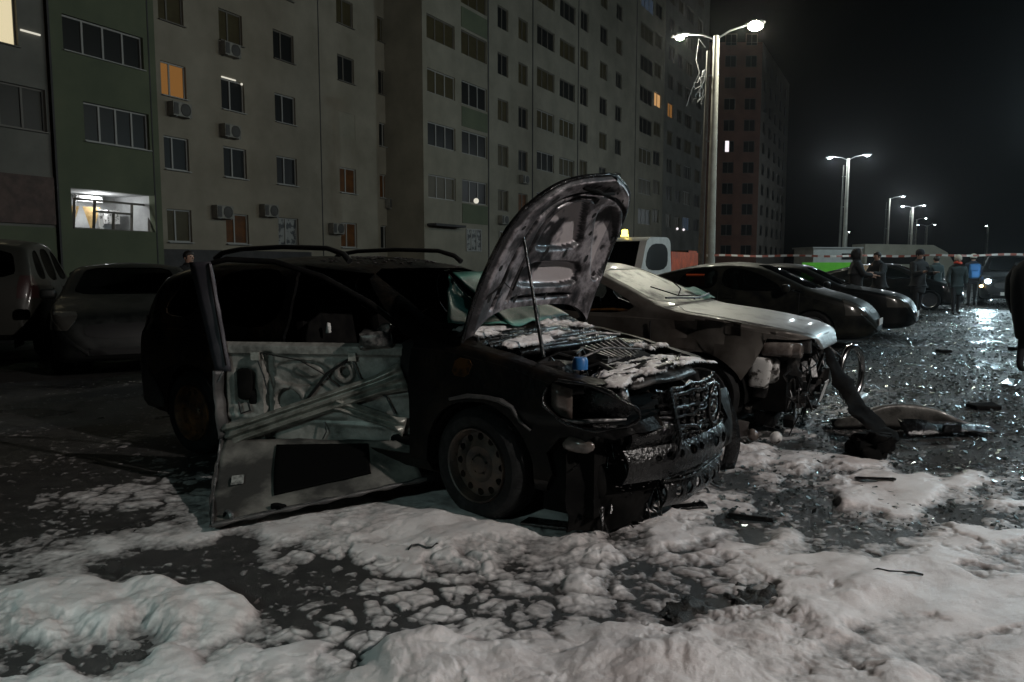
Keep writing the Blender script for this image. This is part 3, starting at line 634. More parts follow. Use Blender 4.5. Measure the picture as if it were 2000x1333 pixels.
b = MB(); b.box((0.5, 7.8, 12.5), (29, 11, 24.8)); b.build("inner_block", M['room_dark'], nb)
# --- second block, set forward, cream with loggias
m2 = wall_frame((-3.96, 42.4), .54)
def block2(name, label, s0, s1, cols, floors, lit, wallmat, mx=8):
    t = thing(name, label, "apartment block"); t.matrix_world = m2
    rects = []; info = []
    for ci, (a, c, zb, h, kind) in enumerate(cols):
        for k in range(floors): rects.append((a, c, zb + F * k * 1.012, zb + F * k * 1.012 + h)); info.append((ci, k, kind))
    b = wall_mesh(s0, s1, 0, floors * F + 3.6, rects); b.build("wall", wallmat, t, fix=False)
    b = MB(); b.box(((s0 + s1) / 2, 5.6, (floors * F + 3.4) / 2), (s1 - s0 - .02, 10.4, floors * F + 3.3)); b.build("inner_block", M['room_dark'], t)
    b = MB(); b.add([(s0, 0, 0), (s0, 12, 0), (s0, 12, floors * F + 3.6), (s0, 0, floors * F + 3.6)], [(0, 3, 2, 1)]); b.build("end_wall", M['cream2'], t, fix=False)
    n = 0
    for r, (ci, k, kind) in zip(rects, info):
        if k >= mx or n >= 96: continue
        n += 1
        p = lit.get((ci, k), random.choice(['pane', 'pane_olive', 'pane', 'pane', 'pane_olive', 'pane', 'pane_olive', 'pane_olive']))
        if kind == 'w': window(t, m2, r, (.5,), pane=p, frame='frame_dark', sill=False)
        else:
            window(t, m2, r, (.33, .66), pane=p, frame='frame_white' if k < 3 else 'frame_dark', sill=False)
    return t
colsB = [(-1.05, 1.68, 4.98, 1.24, 'l'), (2.34, 5.2, 4.98, 1.3, 'l'), (6.5, 7.86, 4.75, 1.3, 'w'), (9.2, 10.5, 4.75, 1.3, 'w'), (11.85, 14.6, 5.1, 1.25, 'l'), (15.45, 18.15, 5.1, 1.25, 'l'),
         (19.1, 20.6, 5.2, 1.4, 'w'), (23.0, 24.6, 5.2, 1.3, 'w'), (26.5, 28.0, 5.2, 1.25, 'w'), (32.6, 36.3, 5.2, 1.4, 'l'), (36.7, 38.9, 5.5, 1.3, 'w')]
bB = block2("apartment_building", "cream apartment block set forward of the green one, dark loggias in pairs", -1.46, 39.7, colsB, 11,
      {(10, 4): 'lit_warm2', (7, 7): 'lit_white', (9, 7): 'lit_blue', (0, 1): 'pane', (0, 0): 'pane_olive', (2, 0): 'pane_olive', (3, 0): 'pane_brown'}, M['cream2'])
b = MB()
for s in (5.33, 11.2, 18.7, 31.5): b.box((s, -.02, 15), (.10, .03, 30))
b.build("panel_joint", M['plinth'], bB)
b = MB()
for k in (0, 2, 4): b = MB(); b.box((3.77, -.015, 4.35 + F * k), (2.86, .03, 1.1)); b.build('loggia_panel', M['green_wall'], bB)
for (a, c, pn) in ((2.7, 4.4, 'pane_pale'), (6.6, 7.7, 'pane_olive')):
    window(bB, m2, (a, c, 2.2, 3.5), (.33, .66), pane=pn, y=-.035, frame='frame_white', sill=False)
b = MB(); b.box((.3, -.3, 3.55), (3.0, .6, .12)); b.build("porch_roof", M['plinth'], bB)
b = MB(); b.ball((3.8, -.06, 5.15), .16, 8, 6); b.build("wall_lamp", M['tube'], bB)
colsC = [(41.0, 42.9, 5.2, 1.4, 'w'), (44.2, 46.1, 5.2, 1.3, 'w'), (47.1, 49.9, 5.2, 1.4, 'l'), (51.5, 53.8, 5.2, 1.4, 'w')]
bC = block2("apartment_building", "far dark grey block with one amber window, just left of the nearest lamp post", 39.8, 56.5, colsC, 11, {(0, 4): 'lit_warm', (2, 0): 'lit_blue', (1, 9): 'pane'}, M['grey_wall'], 10)
b = MB()
for x in (44.8, 47.2): b.ball((x, -.12, 5.2), .13, 8, 6)
b.build("wall_lamp", M['lit_white'], bC)

# --- brick tower standing end-on at the far end
tw_ = thing("apartment_building", "distant red brick tower with grey side wall and one white stair window", "apartment tower", (27.2, 106, 0), 0)
wr = []
for k in range(11):
    for x in (1.35, 4.1): wr.append((x, x + 1.5, 2.6 + k * 2.8, 4.1 + k * 2.8))
b = wall_mesh(-6, 6.3, 0, 31, wr); b.build("wall", M['brick'], tw_, fix=False)
for i, r in enumerate(wr):
    window(tw_, None, r, (.5,), pane='pane', frame='frame_dark', sill=False)
b = MB(); b.box((1.9, .02, 17.6), (.5, .03, 1.9)); b.build("stair_window", M['lit_white'], tw_)
b = MB(); b.add([(6.3, 0, 0), (18.5, 24, 0), (18.5, 24, 31), (6.3, 0, 31)], [(0, 1, 2, 3)]); b.add([(-6, 0, 31), (6.3, 0, 31), (18.5, 24, 31), (-6, 24, 31)], [(0, 1, 2, 3)])
gs = b.build("side_wall", M['tower_grey'], tw_, fix=False)
D = Vector((12.2, 24, 0)).normalized()
gm = Matrix(((D.x, -D.y, 0, 6.3), (D.y, D.x, 0, 0), (0, 0, 1, 0), (0, 0, 0, 1)))
sw = bpy.data.objects.new("side_bay", bpy.data.meshes.new("side_bay")); 
bb = MB()
for k in range(10):
    for s in (3, 8, 13, 18, 23): bb.box((s, -.03, 3.4 + k * 2.8), (1.6, .05, 1.4))
so_ = bb.build("side_windows", M['pane'], tw_); so_.matrix_local = gm; so_['kind'] = 'stuff'; so_.name = "window"
b = MB(); b.box((0, 14, 15.3), (11, 27, 30.6)); b.build("inner_block", M['room_dark'], tw_)

M['ac_dark'] = pbr('ac_grille', (.045, .043, .04), .7)
# --- air conditioners on the near block
def air_con(s, z, label, mw=m1):
    t = thing("air_conditioner", label, "air conditioner", group="air conditioners on the facade"); t.matrix_world = mw @ Matrix.Translation((s, -.02, z))
    b = MB(); b.box((0, -.16, 0), (.86, .30, .52)); bm_ = b.mesh("casing"); link("casing", bm_, M['ac_case'], t)
    b = MB(); b.lathe([(.0, -.322), (.19, -.322), (.21, -.315), (.23, -.33), (.235, -.31)], (.14, 0, 0), 'y', 20); b.build("fan_grille", M['ac_dark'], t, 40)
    b = MB(); b.box((-.30, -.318, 0), (.2, .012, .42)); b.build("side_grille", M['ac_dark'], t)
    b = MB()
    for x in (-.3, .3): b.bar((x, .01, -.28), (x, -.34, -.28), .03, .03)
    b.build("bracket", M['steel'], t)
air_con(2.28, 3.54, "air conditioner upper left of the second ground floor window of the cream wall")
air_con(4.93, 3.76, "air conditioner upper left of the window with parted white curtains")
air_con(9.53, 3.18, "air conditioner level with the brown curtained window past the wall joint")
air_con(.35, 7.25, "air conditioner under the amber lit window")
air_con(2.85, 4.55 + F * .84, "air conditioner under the third floor window right of the amber one")
air_con(3.0, 7.7 + F * .88, "air conditioner under the topmost window with the tube lamp")
air_con(14.3, 4.72, "air conditioner low beside the last window column before the corner")
air_con(6.9, 4.2, "air conditioner beside the forward block's first narrow window", m2)
air_con(9.7, 6.95, "air conditioner under the forward block's second narrow window column", m2)
# ------------------------------------------------------------------ car bodies
def smooth_interp(pts):
    xs = np.array([p[0] for p in pts], float); ys = np.array([p[1] for p in pts], float)
    d = np.diff(ys) / np.diff(xs); m = np.zeros(len(xs)); m[0] = d[0]; m[-1] = d[-1]
    for i in range(1, len(xs) - 1):
        m[i] = 0 if d[i - 1] * d[i] <= 0 else 2 * d[i - 1] * d[i] / (d[i - 1] + d[i])
    def f(x):
        x = min(max(x, xs[0]), xs[-1]); i = min(max(int(np.searchsorted(xs, x)) - 1, 0), len(xs) - 2); h = xs[i + 1] - xs[i]; t = (x - xs[i]) / h
        return (ys[i] * (1 + 2 * t) * (1 - t) ** 2 + m[i] * h * t * (1 - t) ** 2 + ys[i + 1] * t * t * (3 - 2 * t) + m[i + 1] * h * t * t * (t - 1))
    return f
class Body:
    def __init__(s, top, belt, bottom, width, tum=.30, n=64, crown=.05, rr=.13):
        s.top, s.belt, s.bot, s.wid = map(smooth_interp, (top, belt, bottom, width)); s.tum = tum; s.cr = crown; s.rr = rr
        x0, x1 = top[0][0], top[-1][0]
        u = np.linspace(0, 1, n); u = u + .10 * np.sin(2 * math.pi * u) * -1     # denser at both ends
        s.xs = x0 + (x1 - x0) * u
        bm = bmesh.new(); rings = []
        for x in s.xs:
            h = s.half(float(x)); ring = h + [(-y, z) for (y, z) in reversed(h[1:-1])]
            rings.append([bm.verts.new((x, y, z)) for (y, z) in ring])
        k = len(rings[0])
        for a, b in zip(rings[:-1], rings[1:]):
            for i in range(k): bm.faces.new((a[i], a[(i + 1) % k], b[(i + 1) % k], b[i]))
        bm.faces.new(rings[0]); bm.faces.new(rings[-1][::-1]); bmesh.ops.recalc_face_normals(bm, faces=bm.faces)
        bm.normal_update(); s.bm = bm
    def half(s, x):
        zt, zb, z0, w = s.top(x), s.belt(x), s.bot(x), s.wid(x); zb = min(zb, zt - .02)
        p = [(0, z0), (.5 * (w - .1), z0), (max(w - .13, .2 * w), z0), (w - .055, z0 + .03), (w - .02, z0 + .09)]
        z1 = min(z0 + .13, zb - .05)
        for k in range(9):
            t = k / 8; z = z1 + (zb - z1) * t
            y = w - .02 * (1 - t) ** 2 - .012 * max(0, (t - .8) / .2) ** 2 + .008 * math.exp(-((t - .62) / .10) ** 2)
            p.append((y, z))
        H = zt - zb; r = min(s.rr, .6 * H); c = min(s.cr, .3 * H); zs = max(zt - c - r, zb + .04 * H); y0 = w - .012
        for k in range(1, 7):
            t = k / 6; z = zb + (zs - zb) * t; p.append((y0 - s.tum * (z - zb) - .012 * min(1, H * 4) * (t > 0), z))
        y1 = p[-1][0]; rh = min(r * 1.15, y1 * .5)
        for k in range(1, 6):
            a = math.pi / 2 * k / 5; p.append((y1 - rh + rh * math.cos(a), zs + (zt - c - zs) * math.sin(a)))
        yc = y1 - rh
        for k in range(1, 8):
            t = k / 7; p.append((yc * (1 - t), zt - c * (1 - t) ** 2))
        return p
    def shell(s, a, b):
        """closed thin shell between the outer surface moved by a and by b along its normals (b deeper)"""
        out = bmesh.new(); vo = [out.verts.new(v.co + v.normal * a) for v in s.bm.verts]; vi = [out.verts.new(v.co + v.normal * b) for v in s.bm.verts]
        s.bm.verts.index_update()
        for f in s.bm.faces:
            ids = [v.index for v in f.verts]; out.faces.new([vo[i] for i in ids]); out.faces.new([vi[i] for i in reversed(ids)])
        bmesh.ops.triangulate(out, faces=[f for f in out.faces if len(f.verts) > 4])
        me = bpy.data.meshes.new("shell"); out.to_mesh(me); out.free(); return me
def prism_mesh(polys):
    """polys: list of (poly, axis, a, b)"""
    b = MB()
    for (poly, ax, a, c) in polys: b.prism(poly, ax, a, c)
    return b.mesh("prism", fix=True)
def cut(me, polys): return boolean(me, prism_mesh(polys), 'DIFFERENCE')
def keep(me, polys): return boolean(me, prism_mesh(polys), 'INTERSECT')
def arch_cut(me, wx, r, zc=.31, y0=.45, y1=1.3):
    b = MB()
    for x in wx:
        for s in (-1, 1):
            n = 40; poly = [(x + r * math.cos(2 * math.pi * k / n), zc + r * math.sin(2 * math.pi * k / n)) for k in range(n)]
            a, c = sorted((s * y0, s * y1)); b.prism(poly, 'y', a, c)
    return boolean(me, b.mesh("arch", fix=True), 'DIFFERENCE')

# ---- wheels (axis along y, outer face towards -y)
def make_rim_mesh(r=.205, holes=12, hr=.021, hpos=.155):
    b = MB()
    prof = [(.0, .0), (.045, .0), (.055, .012), (.075, .014), (.10, .006), (.125, .012), (hpos, .020), (.178, .016), (.186, -.012), (r - .008, -.030), (r, -.034), (r + .004, -.026), (r + .004, -.012),
            (r + .001, -.012), (r - .004, .10), (r - .03, .13), (.0, .13)]
    pr = [(a, h) for (a, h) in prof]
    b.lathe(pr, (0, 0, 0), 'y', 48); me = b.mesh("rim", fix=True)
    c = MB()
    for k in range(holes):
        a = 2 * math.pi * k / holes
        c.lathe([(0, -.05), (hr, -.05), (hr, .06), (0, .06)], (hpos * math.cos(a), 0, hpos * math.sin(a)), 'y', 12)
    for k in range(5):
        a = 2 * math.pi * k / 5 + .3; c.lathe([(0, -.05), (.008, -.05), (.008, .02), (0, .02)], (.055 * math.cos(a), 0, .055 * math.sin(a)), 'y', 8)
    try: me = boolean(me, c.mesh("holes", fix=True), 'DIFFERENCE', 'EXACT')
    except Exception: pass
    return sharpen(me, 30)
def make_tyre_mesh(r=.315, rr=.207, w=.20):
    b = MB(); pr = [(rr, .02), (rr + .004, -.020), (rr + .03, -.034), (rr + .065, -.034), (r - .018, -.018), (r - .004, .004)]
    n = 5
    for k in range(n):
        t0 = .012 + (w - .06) * k / n; t1 = t0 + (w - .06) / n * .7
        pr += [(r, t0), (r, t1), (r - .008, t1 + .002), (r - .008, t0 + (w - .06) / n - .002)]
    pr += [(r - .02, w - .03), (rr + .05, w - .012), (rr, w - .05), (rr, .02)]
    b.lathe(pr, (0, 0, 0), 'y', 56); return sharpen(b.mesh("tyre", fix=True), 32)
def make_alloy_mesh(r=.225, spokes=7):
    b = MB(); b.lathe([(r - .03, .10), (r - .022, -.005), (r - .006, -.030), (r, -.034), (r + .003, -.022), (r, .10)], (0, 0, 0), 'y', 44)
    b.lathe([(0, -.012), (.05, -.012), (.062, .0), (.062, .04), (0, .04)], (0, 0, 0), 'y', 24)
    for k in range(spokes):
        a = 2 * math.pi * k / spokes
        b.bar((.045 * math.cos(a), .004, .045 * math.sin(a)), ((r - .015) * math.cos(a), -.008, (r - .015) * math.sin(a)), .03, .035, (0, 1, 0))
    b.lathe([(0, .09), (r - .03, .09), (r - .03, .095), (0, .095)], (0, 0, 0), 'y', 24)
    return sharpen(b.mesh("rim", fix=True), 30)
RIM_STEEL = make_rim_mesh(); TYRE = make_tyre_mesh(); TYRE_LOW = make_tyre_mesh(.32, .227, .21); RIM_ALLOY = make_alloy_mesh()
def wheels(root, wx, half, zc, steer=0, steel=True, rims=None, only=None):
    for x in wx:
        for s in (-1, 1):
            w = bpy.data.objects.new("wheel", (TYRE if steel else TYRE_LOW).copy()); w.data.materials.append(M['rubber']); COL.objects.link(w); w.parent = root
            w.location = (x, s * half, zc); w.rotation_euler = (0, 0, (R(180) if s > 0 else 0) + (steer if x > 0 else 0))
            rm = bpy.data.objects.new("rim", (RIM_STEEL if steel else RIM_ALLOY).copy()); COL.objects.link(rm); rm.parent = w
            rm.data.materials.append(rims[x > 0] if rims else M['alloy'])
def liners(root, wx, r, zc, half):
    for x in wx:
        for s in (-1, 1):
            b = MB(); P = []
            for k in range(15):
                a = math.pi * (k / 14) * 1.1 - .05 * math.pi; P.append([(x + r * math.cos(a), s * y, zc + r * math.sin(a)) for y in (half - .03, .46)])
            b.grid(P); b.add([(x + r * math.cos(math.pi * k / 14), s * .46, zc + r * math.sin(math.pi * k / 14)) for k in range(15)] + [(x + r, s * .46, .15), (x - r, s * .46, .15)], [tuple(range(15)) + (16, 15)])
            b.build("wheel_arch", M['soot'], root, 60, fix=False)
def rounded_box(c, d, r=.04, seg=2):
    bm = bmesh.new(); bmesh.ops.create_cube(bm, size=1)
    for v in bm.verts: v.co = Vector((v.co.x * d[0], v.co.y * d[1], v.co.z * d[2]))
    bmesh.ops.bevel(bm, geom=list(bm.edges), offset=r, segments=seg, affect='EDGES', profile=.5)
    for v in bm.verts: v.co += Vector(c)
    me = bpy.data.meshes.new("rb"); bm.to_mesh(me); bm.free(); return me
def join_meshes(ms, name):
    bm = bmesh.new()
    for m in ms: bm.from_mesh(m)
    me = bpy.data.meshes.new(name); bm.to_mesh(me); bm.free(); return sharpen(me, 40)
def interior(root, x_dash=.75, x_front=.05, x_rear=-.85, floor=.32, m='fabric', belt=.92):
    link("cabin_floor", join_meshes([rounded_box((x_front - .25, 0, floor), (2.5, 1.4, .06), .02)], "cabin_floor"), M['soot'], root)
    link("dashboard", join_meshes([rounded_box((x_dash, 0, belt - .12), (.42, 1.38, .26), .07)], "dashboard"), M['trim'], root)
    for y in (-.36, .36):
        a = rounded_box((0, 0, .12), (.52, .50, .16), .05); b = rounded_box((-.30, 0, .50), (.15, .50, .66), .06)
        for v in b.vertices: v.co.x -= (v.co.z - .2) * .22
        c = rounded_box((-.44, 0, .92), (.09, .26, .17), .04)
        s = link("seat", join_meshes([a, b, c], "seat"), M[m], root); s.location = (x_front, y, floor + .06)
    a = rounded_box((x_rear, 0, floor + .2), (.5, 1.25, .18), .06); b = rounded_box((x_rear - .32, 0, floor + .52), (.16, 1.25, .62), .06)
    link("rear_seat", join_meshes([a, b], "rear_seat"), M[m], root)
    b = MB(); n = 20
    b.tube([(x_dash - .30 + .05 * math.sin(2 * math.pi * k / n), .36 + .18 * math.cos(2 * math.pi * k / n), belt + .0 + .17 * math.sin(2 * math.pi * k / n)) for k in range(n + 1)], .014, 6); b.bar((x_dash - .1, .36, belt - .06), (x_dash - .30, .36, belt), .05, .05)
    b.bar((x_dash - .30, .2, belt), (x_dash - .30, .52, belt), .03, .03); b.build("steering_wheel", M['trim'], root, 50)
def side_pane(body, poly, s, mat, root, name="window", a=-.010, b=-.016):
    lo, hi = (.25, 1.3) if s > 0 else (-1.3, -.25)
    me = keep(body.shell(a, b), [(poly, 'y', lo, hi)]); return link(name, sharpen(me, 30), M[mat], root)

def sedan(name, label, group, O, yaw, spec, paint, glass='glass', steel=False, lamps=None, plate=True, full=True):
    t = thing(name, label, "car", (O[0], O[1], 0), R(yaw), group)
    B = Body(spec['top'], spec['belt'], spec['bot'], spec['wid'], spec.get('tum', .30))
    sh = B.shell(0, -.022); sides = [grow(chaikin(p, 2), .0) for p in spec['side']]; ws = chaikin(spec['ws'], 2, .12); rw = chaikin(spec['rw'], 2, .15)
    cuts = [(p, 'y', -1.3, 1.3) for p in sides] + [(ws, 'x', spec['wsx'][0], spec['wsx'][1]), (rw, 'x', spec['rwx'][0], spec['rwx'][1])]
    sh = cut(sh, cuts); sh = arch_cut(sh, spec['wx'], .355, .315)
    link("body", sharpen(sh, 32), M[paint], t)
    for p in sides:
        for s in (-1, 1): side_pane(B, grow(p, -.004), s, glass, t)
    thin = B.shell(-.008, -.013)
    link("windscreen", sharpen(keep(thin, [(grow(ws, -.004), 'x', *spec['wsx'])]), 30), M[glass], t)
    link("rear_window", sharpen(keep(thin, [(grow(rw, -.004), 'x', *spec['rwx'])]), 30), M[glass], t)
    proud = B.shell(.004, -.010)
    for s in (-1, 1):
        for key, mat, nm in (('hl', 'lamp_glass', 'headlight'), ('tl', 'tail_glass', 'tail_light')):
            pl = chaikin([(x, s * y) for (x, y) in spec[key]], 2)
            zr = spec[key + 'z']
            o = link(nm, sharpen(keep(proud, [(pl, 'z', *zr)]), 40), M[mat], t)
    if len(spec.get('gr', [])):
        link("grille", sharpen(keep(proud, [(chaikin(spec['gr'], 2), 'x', 1.6, 3)]), 40), M['trim'], t)
        link("intake", sharpen(keep(proud, [(chaikin(spec['in'], 2), 'x', 1.6, 3)]), 40), M['trim'], t)
    if full:
        seam = B.shell(.0015, -.004)
        for x in spec['seams']:
            for lo_, hi_ in ((-1.3, -.3), (.3, 1.3)): link('door_seam', sharpen(keep(seam, [([(x - .004, .3), (x + .004, .3), (x + .004, spec['beltz'] + .02), (x - .004, spec['beltz'] + .02)], 'y', lo_, hi_)]), 40), M['trim'], t)
        for s in (-1, 1):
            for x in spec['handles']:
                y = B.wid(x); b = rounded_box((x, s * (y + .012), spec['beltz'] - .09), (.17, .03, .028), .012); link("door_handle", b, M[paint], t)
            b = rounded_box((spec['mir'], s * (B.wid(spec['mir']) + .09), spec['beltz'] + .09), (.12, .20, .14), .045, 3); link("mirror", sharpen(b, 60), M[paint], t)
    if plate:
        x0 = spec['top'][-1][0]; b = MB(); b.box((x0 + .012, 0, .45), (.012, .50, .11)); b.build("number_plate", M['plate'], t)
        
    wheels(t, spec['wx'], B.wid(0) - .025, .315, 0, steel); liners(t, spec['wx'], .35, .315, B.wid(0)); interior(t, spec['dash'], belt=spec['beltz'])
    return t, B
SPEC = {}
SPEC['hatch'] = dict(   # long raked windscreen, high tail
    top=[(-2.22, .62), (-2.18, .85), (-2.05, 1.08), (-1.5, 1.25), (-.7, 1.42), (-.1, 1.455), (.35, 1.42), (.9, 1.21), (1.38, .99), (1.7, .90), (2.0, .78), (2.15, .66), (2.24, .52), (2.28, .40)],
    belt=[(-2.22, .56), (-2.0, .93), (-1.2, .94), (.6, .90), (1.2, .87), (1.6, .78), (2.0, .64), (2.2, .46), (2.28, .34)],
    bot=[(-2.22, .34), (-2.0, .22), (0, .17), (1.9, .18), (2.2, .22), (2.28, .30)],
    wid=[(-2.22, .55), (-2.15, .68), (-1.9, .78), (-1, .86), (.8, .87), (1.5, .86), (1.9, .80), (2.1, .70), (2.22, .55), (2.28, .40)],
    side=[[(.98, .95), (.30, 1.32), (-.20, 1.37), (-.22, .96)], [(-.30, .96), (-.28, 1.37), (-.85, 1.31), (-1.12, .98)], [(1.25, .93), (1.03, .945), (.92, 1.02)]],
    ws=[(-.66, 1.0), (.66, 1.0), (.54, 1.40), (-.54, 1.40)], wsx=(.2, 1.6), rw=[(-.55, 1.12), (.55, 1.12), (.48, 1.36), (-.48, 1.36)], rwx=(-2.2, -.7),
    wx=(-1.34, 1.34), hl=[(1.72, .62), (1.82, .84), (2.02, .82), (2.2, .64), (2.05, .55)], hlz=(.58, .86), tl=[(-2.3, .45), (-2.3, .9), (-1.9, .9), (-2.0, .6)], tlz=(.72, .98),
    gr=[(-.4, .60), (.4, .60), (.36, .66), (-.36, .66)], seams=(1.12, -.25, -1.15), handles=(-.08, -1.0), mir=.92, beltz=.92, dash=.9,
    **{'in': [(-.5, .26), (.5, .26), (.42, .40), (-.42, .40)]})
SPEC['sedan'] = dict(
    top=[(-2.28, .62), (-2.24, .86), (-2.15, .98), (-1.75, 1.03), (-1.45, 1.12), (-.85, 1.38), (-.3, 1.435), (.15, 1.41), (.75, 1.17), (1.12, .99), (1.5, .93), (1.9, .85), (2.15, .74), (2.26, .58), (2.31, .42)],
    belt=[(-2.28, .55), (-2.1, .88), (-1.2, .93), (.6, .90), (1.2, .88), (1.7, .80), (2.1, .66), (2.25, .48), (2.31, .34)],
    bot=[(-2.28, .34), (-2.0, .22), (0, .17), (1.9, .18), (2.2, .22), (2.31, .30)],
    wid=[(-2.28, .58), (-2.2, .72), (-1.9, .82), (-1, .88), (.8, .89), (1.5, .88), (1.95, .82), (2.15, .72), (2.26, .58), (2.31, .42)],
    side=[[(.84, .95), (.22, 1.29), (-.18, 1.35), (-.20, .95)], [(-.28, .95), (-.26, 1.35), (-.72, 1.30), (-1.12, 1.12), (-1.16, .98)]],
    ws=[(-.68, 1.0), (.68, 1.0), (.55, 1.36), (-.55, 1.36)], wsx=(.1, 1.4), rw=[(-.62, 1.08), (.62, 1.08), (.52, 1.34), (-.52, 1.34)], rwx=(-1.7, -.6),
    wx=(-1.36, 1.36), hl=[(1.80, .60), (1.78, .86), (2.05, .84), (2.24, .62), (2.1, .50)], hlz=(.60, .82), tl=[(-2.3, .45), (-2.3, .9), (-1.9, .9), (-2.0, .6)], tlz=(.68, .92),
    gr=[(-.42, .50), (.42, .50), (.46, .68), (-.46, .68)], seams=(1.0, -.24, -1.2), handles=(-.08, -1.02), mir=.78, beltz=.92, dash=.78,
    **{'in': [(-.6, .24), (.6, .24), (.5, .38), (-.5, .38)]})
SPEC['suv'] = dict(
    top=[(-2.25, .75), (-2.20, 1.05), (-2.05, 1.38), (-1.75, 1.72), (-1.2, 1.80), (-.4, 1.82), (.1, 1.78), (.55, 1.55), (.95, 1.22), (1.4, 1.14), (1.9, 1.04), (2.15, .90), (2.24, .70), (2.28, .5)],
    belt=[(-2.25, .65), (-2.1, 1.10), (-1.2, 1.14), (.6, 1.08), (1.2, 1.04), (1.7, .95), (2.1, .80), (2.2, .62), (2.28, .42)],
    bot=[(-2.25, .40), (-2.0, .30), (0, .26), (1.9, .28), (2.28, .38)],
    wid=[(-2.25, .70), (-2.18, .80), (-1.9, .88), (-1, .91), (.8, .91), (1.5, .90), (1.95, .84), (2.15, .74), (2.25, .58), (2.28, .5)],
    side=[[(.80, 1.16), (.28, 1.58), (-.15, 1.66), (-.18, 1.15)], [(-.28, 1.15), (-.26, 1.66), (-1.1, 1.66), (-1.15, 1.16)], [(-1.27, 1.17), (-1.24, 1.64), (-1.62, 1.60), (-1.8, 1.2)]],
    ws=[(-.68, 1.24), (.68, 1.24), (.56, 1.66), (-.56, 1.66)], wsx=(.0, 1.3), rw=[(-.62, 1.22), (.62, 1.22), (.54, 1.62), (-.54, 1.62)], rwx=(-2.4, -1.7),
    wx=(-1.36, 1.36), hl=[(1.85, .60), (1.83, .90), (2.1, .86), (2.24, .62), (2.1, .5)], hlz=(.75, 1.0), tl=[(-2.4, .58), (-2.4, 1.0), (-1.95, 1.0), (-2.05, .66)], tlz=(.92, 1.25),
    gr=[(-.42, .62), (.42, .62), (.46, .82), (-.46, .82)], seams=(1.0, -.22, -1.2), handles=(-.06, -1.02), mir=.74, beltz=1.12, dash=.7,
    **{'in': [(-.6, .32), (.6, .32), (.5, .46), (-.5, .46)]})
# ------------------------------------------------------------------ intact parked cars
PARK = "intact dark cars parked along the row"
sedan("parked_car", "frosted dark hatchback with a long raked windscreen parked beside the wrecked silver car", PARK, (4.28, 14.15), -31, SPEC['hatch'], 'dusty_paint')
_hb = bpy.data.objects[[o.name for o in COL.objects if o.name.startswith('parked_car')][0]]
me = rounded_box((-.70, -.735, 1.13), (.34, .02, .22), .006); link('orange_panel', me, M['orange_paint'], _hb)  # orange rectangle set just inside the rear side window
sedan("parked_car", "black sedan parked beyond the dark hatchback, nearest the standing onlookers", PARK, (5.98, 16.25), -31, SPEC['sedan'], 'black_paint')
sedan("parked_car", "grey high-roofed car seen from behind at the far left edge", "cars parked behind the burnt car", (-8.55, 12.9), 112, SPEC['suv'], 'grey_paint', 'glass_dark', plate=False)
sedan("parked_car", "dusty dark sedan nose-on behind the burnt car, under the lit loggia", "cars parked behind the burnt car", (-5.75, 11.6), -66, SPEC['sedan'], 'dark_green_paint', 'glass_dark', plate=False)
sedan("parked_car", "dark sedan whose roof shows between the burnt car's windscreen and its raised bonnet", "cars parked behind the burnt car", (-1.9, 13.6), -31, SPEC['sedan'], 'black_paint', 'glass_dark', full=False)
sedan("parked_car", "black hatchback on the far side of the onlookers with a glint on its tail", "cars beyond the onlookers", (12.2, 25.2), -31, SPEC['hatch'], 'black_paint', full=False)
pc, _ = sedan("patrol_car", "car with bright cool headlights driving up behind the onlookers at the right", "cars beyond the onlookers", (17.6, 27.2), -123, SPEC['suv'], 'black_paint', 'glass_dark', full=False)
for s in (-1, 1):
    b = MB(); b.ball((2.21, s * .62, .86), .085, 12, 8, (.4, 1, .8)); hl = b.build("headlamp", M['head_on'], pc, 60)
    L = bpy.data.lights.new("headlamp_beam", 'SPOT'); L.energy = 300; L.color = (.66, .9, 1); L.spot_size = R(62); L.spot_blend = .8; L.shadow_soft_size = .07
    lo = bpy.data.objects.new("headlamp_beam", L); COL.objects.link(lo); lo.parent = pc; lo.location = (2.35, s * .62, .86); lo.rotation_euler = (R(90 - 3.5), 0, R(-90))
b = MB(); b.ball((2.24, -.80, .70), .06, 10, 7, (.5, 1, .8)); b.build("indicator", M['head_amber'], pc, 60)

# ------------------------------------------------------------------ utility truck with beacon, orange plant behind
t = thing("utility_truck", "white cab with an amber beacon and an orange load bed, showing behind the raised bonnet", "truck", (2.55, 18.3, 0), R(-118))
b = MB(); b.prism(chaikin([(-1.0, .5), (1.2, .5), (1.35, 1.1), (.85, 2.02), (-.9, 2.06), (-1.05, 1.2)], 2, .12), 'y', -.95, .95); b.build("cab", M['white_paint'], t, 35)
b = MB(); b.prism(chaikin([(1.30, 1.24), (.90, 1.92)] + [(.93, 1.93), (1.34, 1.25)], 1), 'y', -.8, .8); b.build("windscreen", M['glass_dark'], t)
for s in (-1, 1):
    b = MB(); b.prism(chaikin([(-.7, 1.28), (1.05, 1.28), (.72, 1.88), (-.68, 1.90)], 2), 'y', s * .955 - .006, s * .955 + .006); b.build("window", M['pane'], t)
b = MB(); b.box((-2.3, 0, 1.35), (2.5, 1.9, .75)); b.box((-2.3, -.96, 1.35), (2.5, .03, .12)); b.build("load_bed", M['orange_paint'], t)
b = MB()
for x in (-3.3, -2.6, -1.9, -1.25): b.box((x, -.98, 1.35), (.07, .05, .8))
b.build("bed_ribs", M['trim'], t)
b = MB(); b.lathe([(.09, 0), (.09, .03), (.075, .04), (.07, .15), (.0, .17)], (.2, .19, 2.06), 'z', 14); b.build("beacon", M['beacon'], t, 50)
L = bpy.data.lights.new("beacon_light", 'POINT'); L.energy = 4; L.color = (1, .75, .15); lo = bpy.data.objects.new("beacon_light", L); COL.objects.link(lo); lo.parent = t; lo.location = (.2, .19, 2.4)
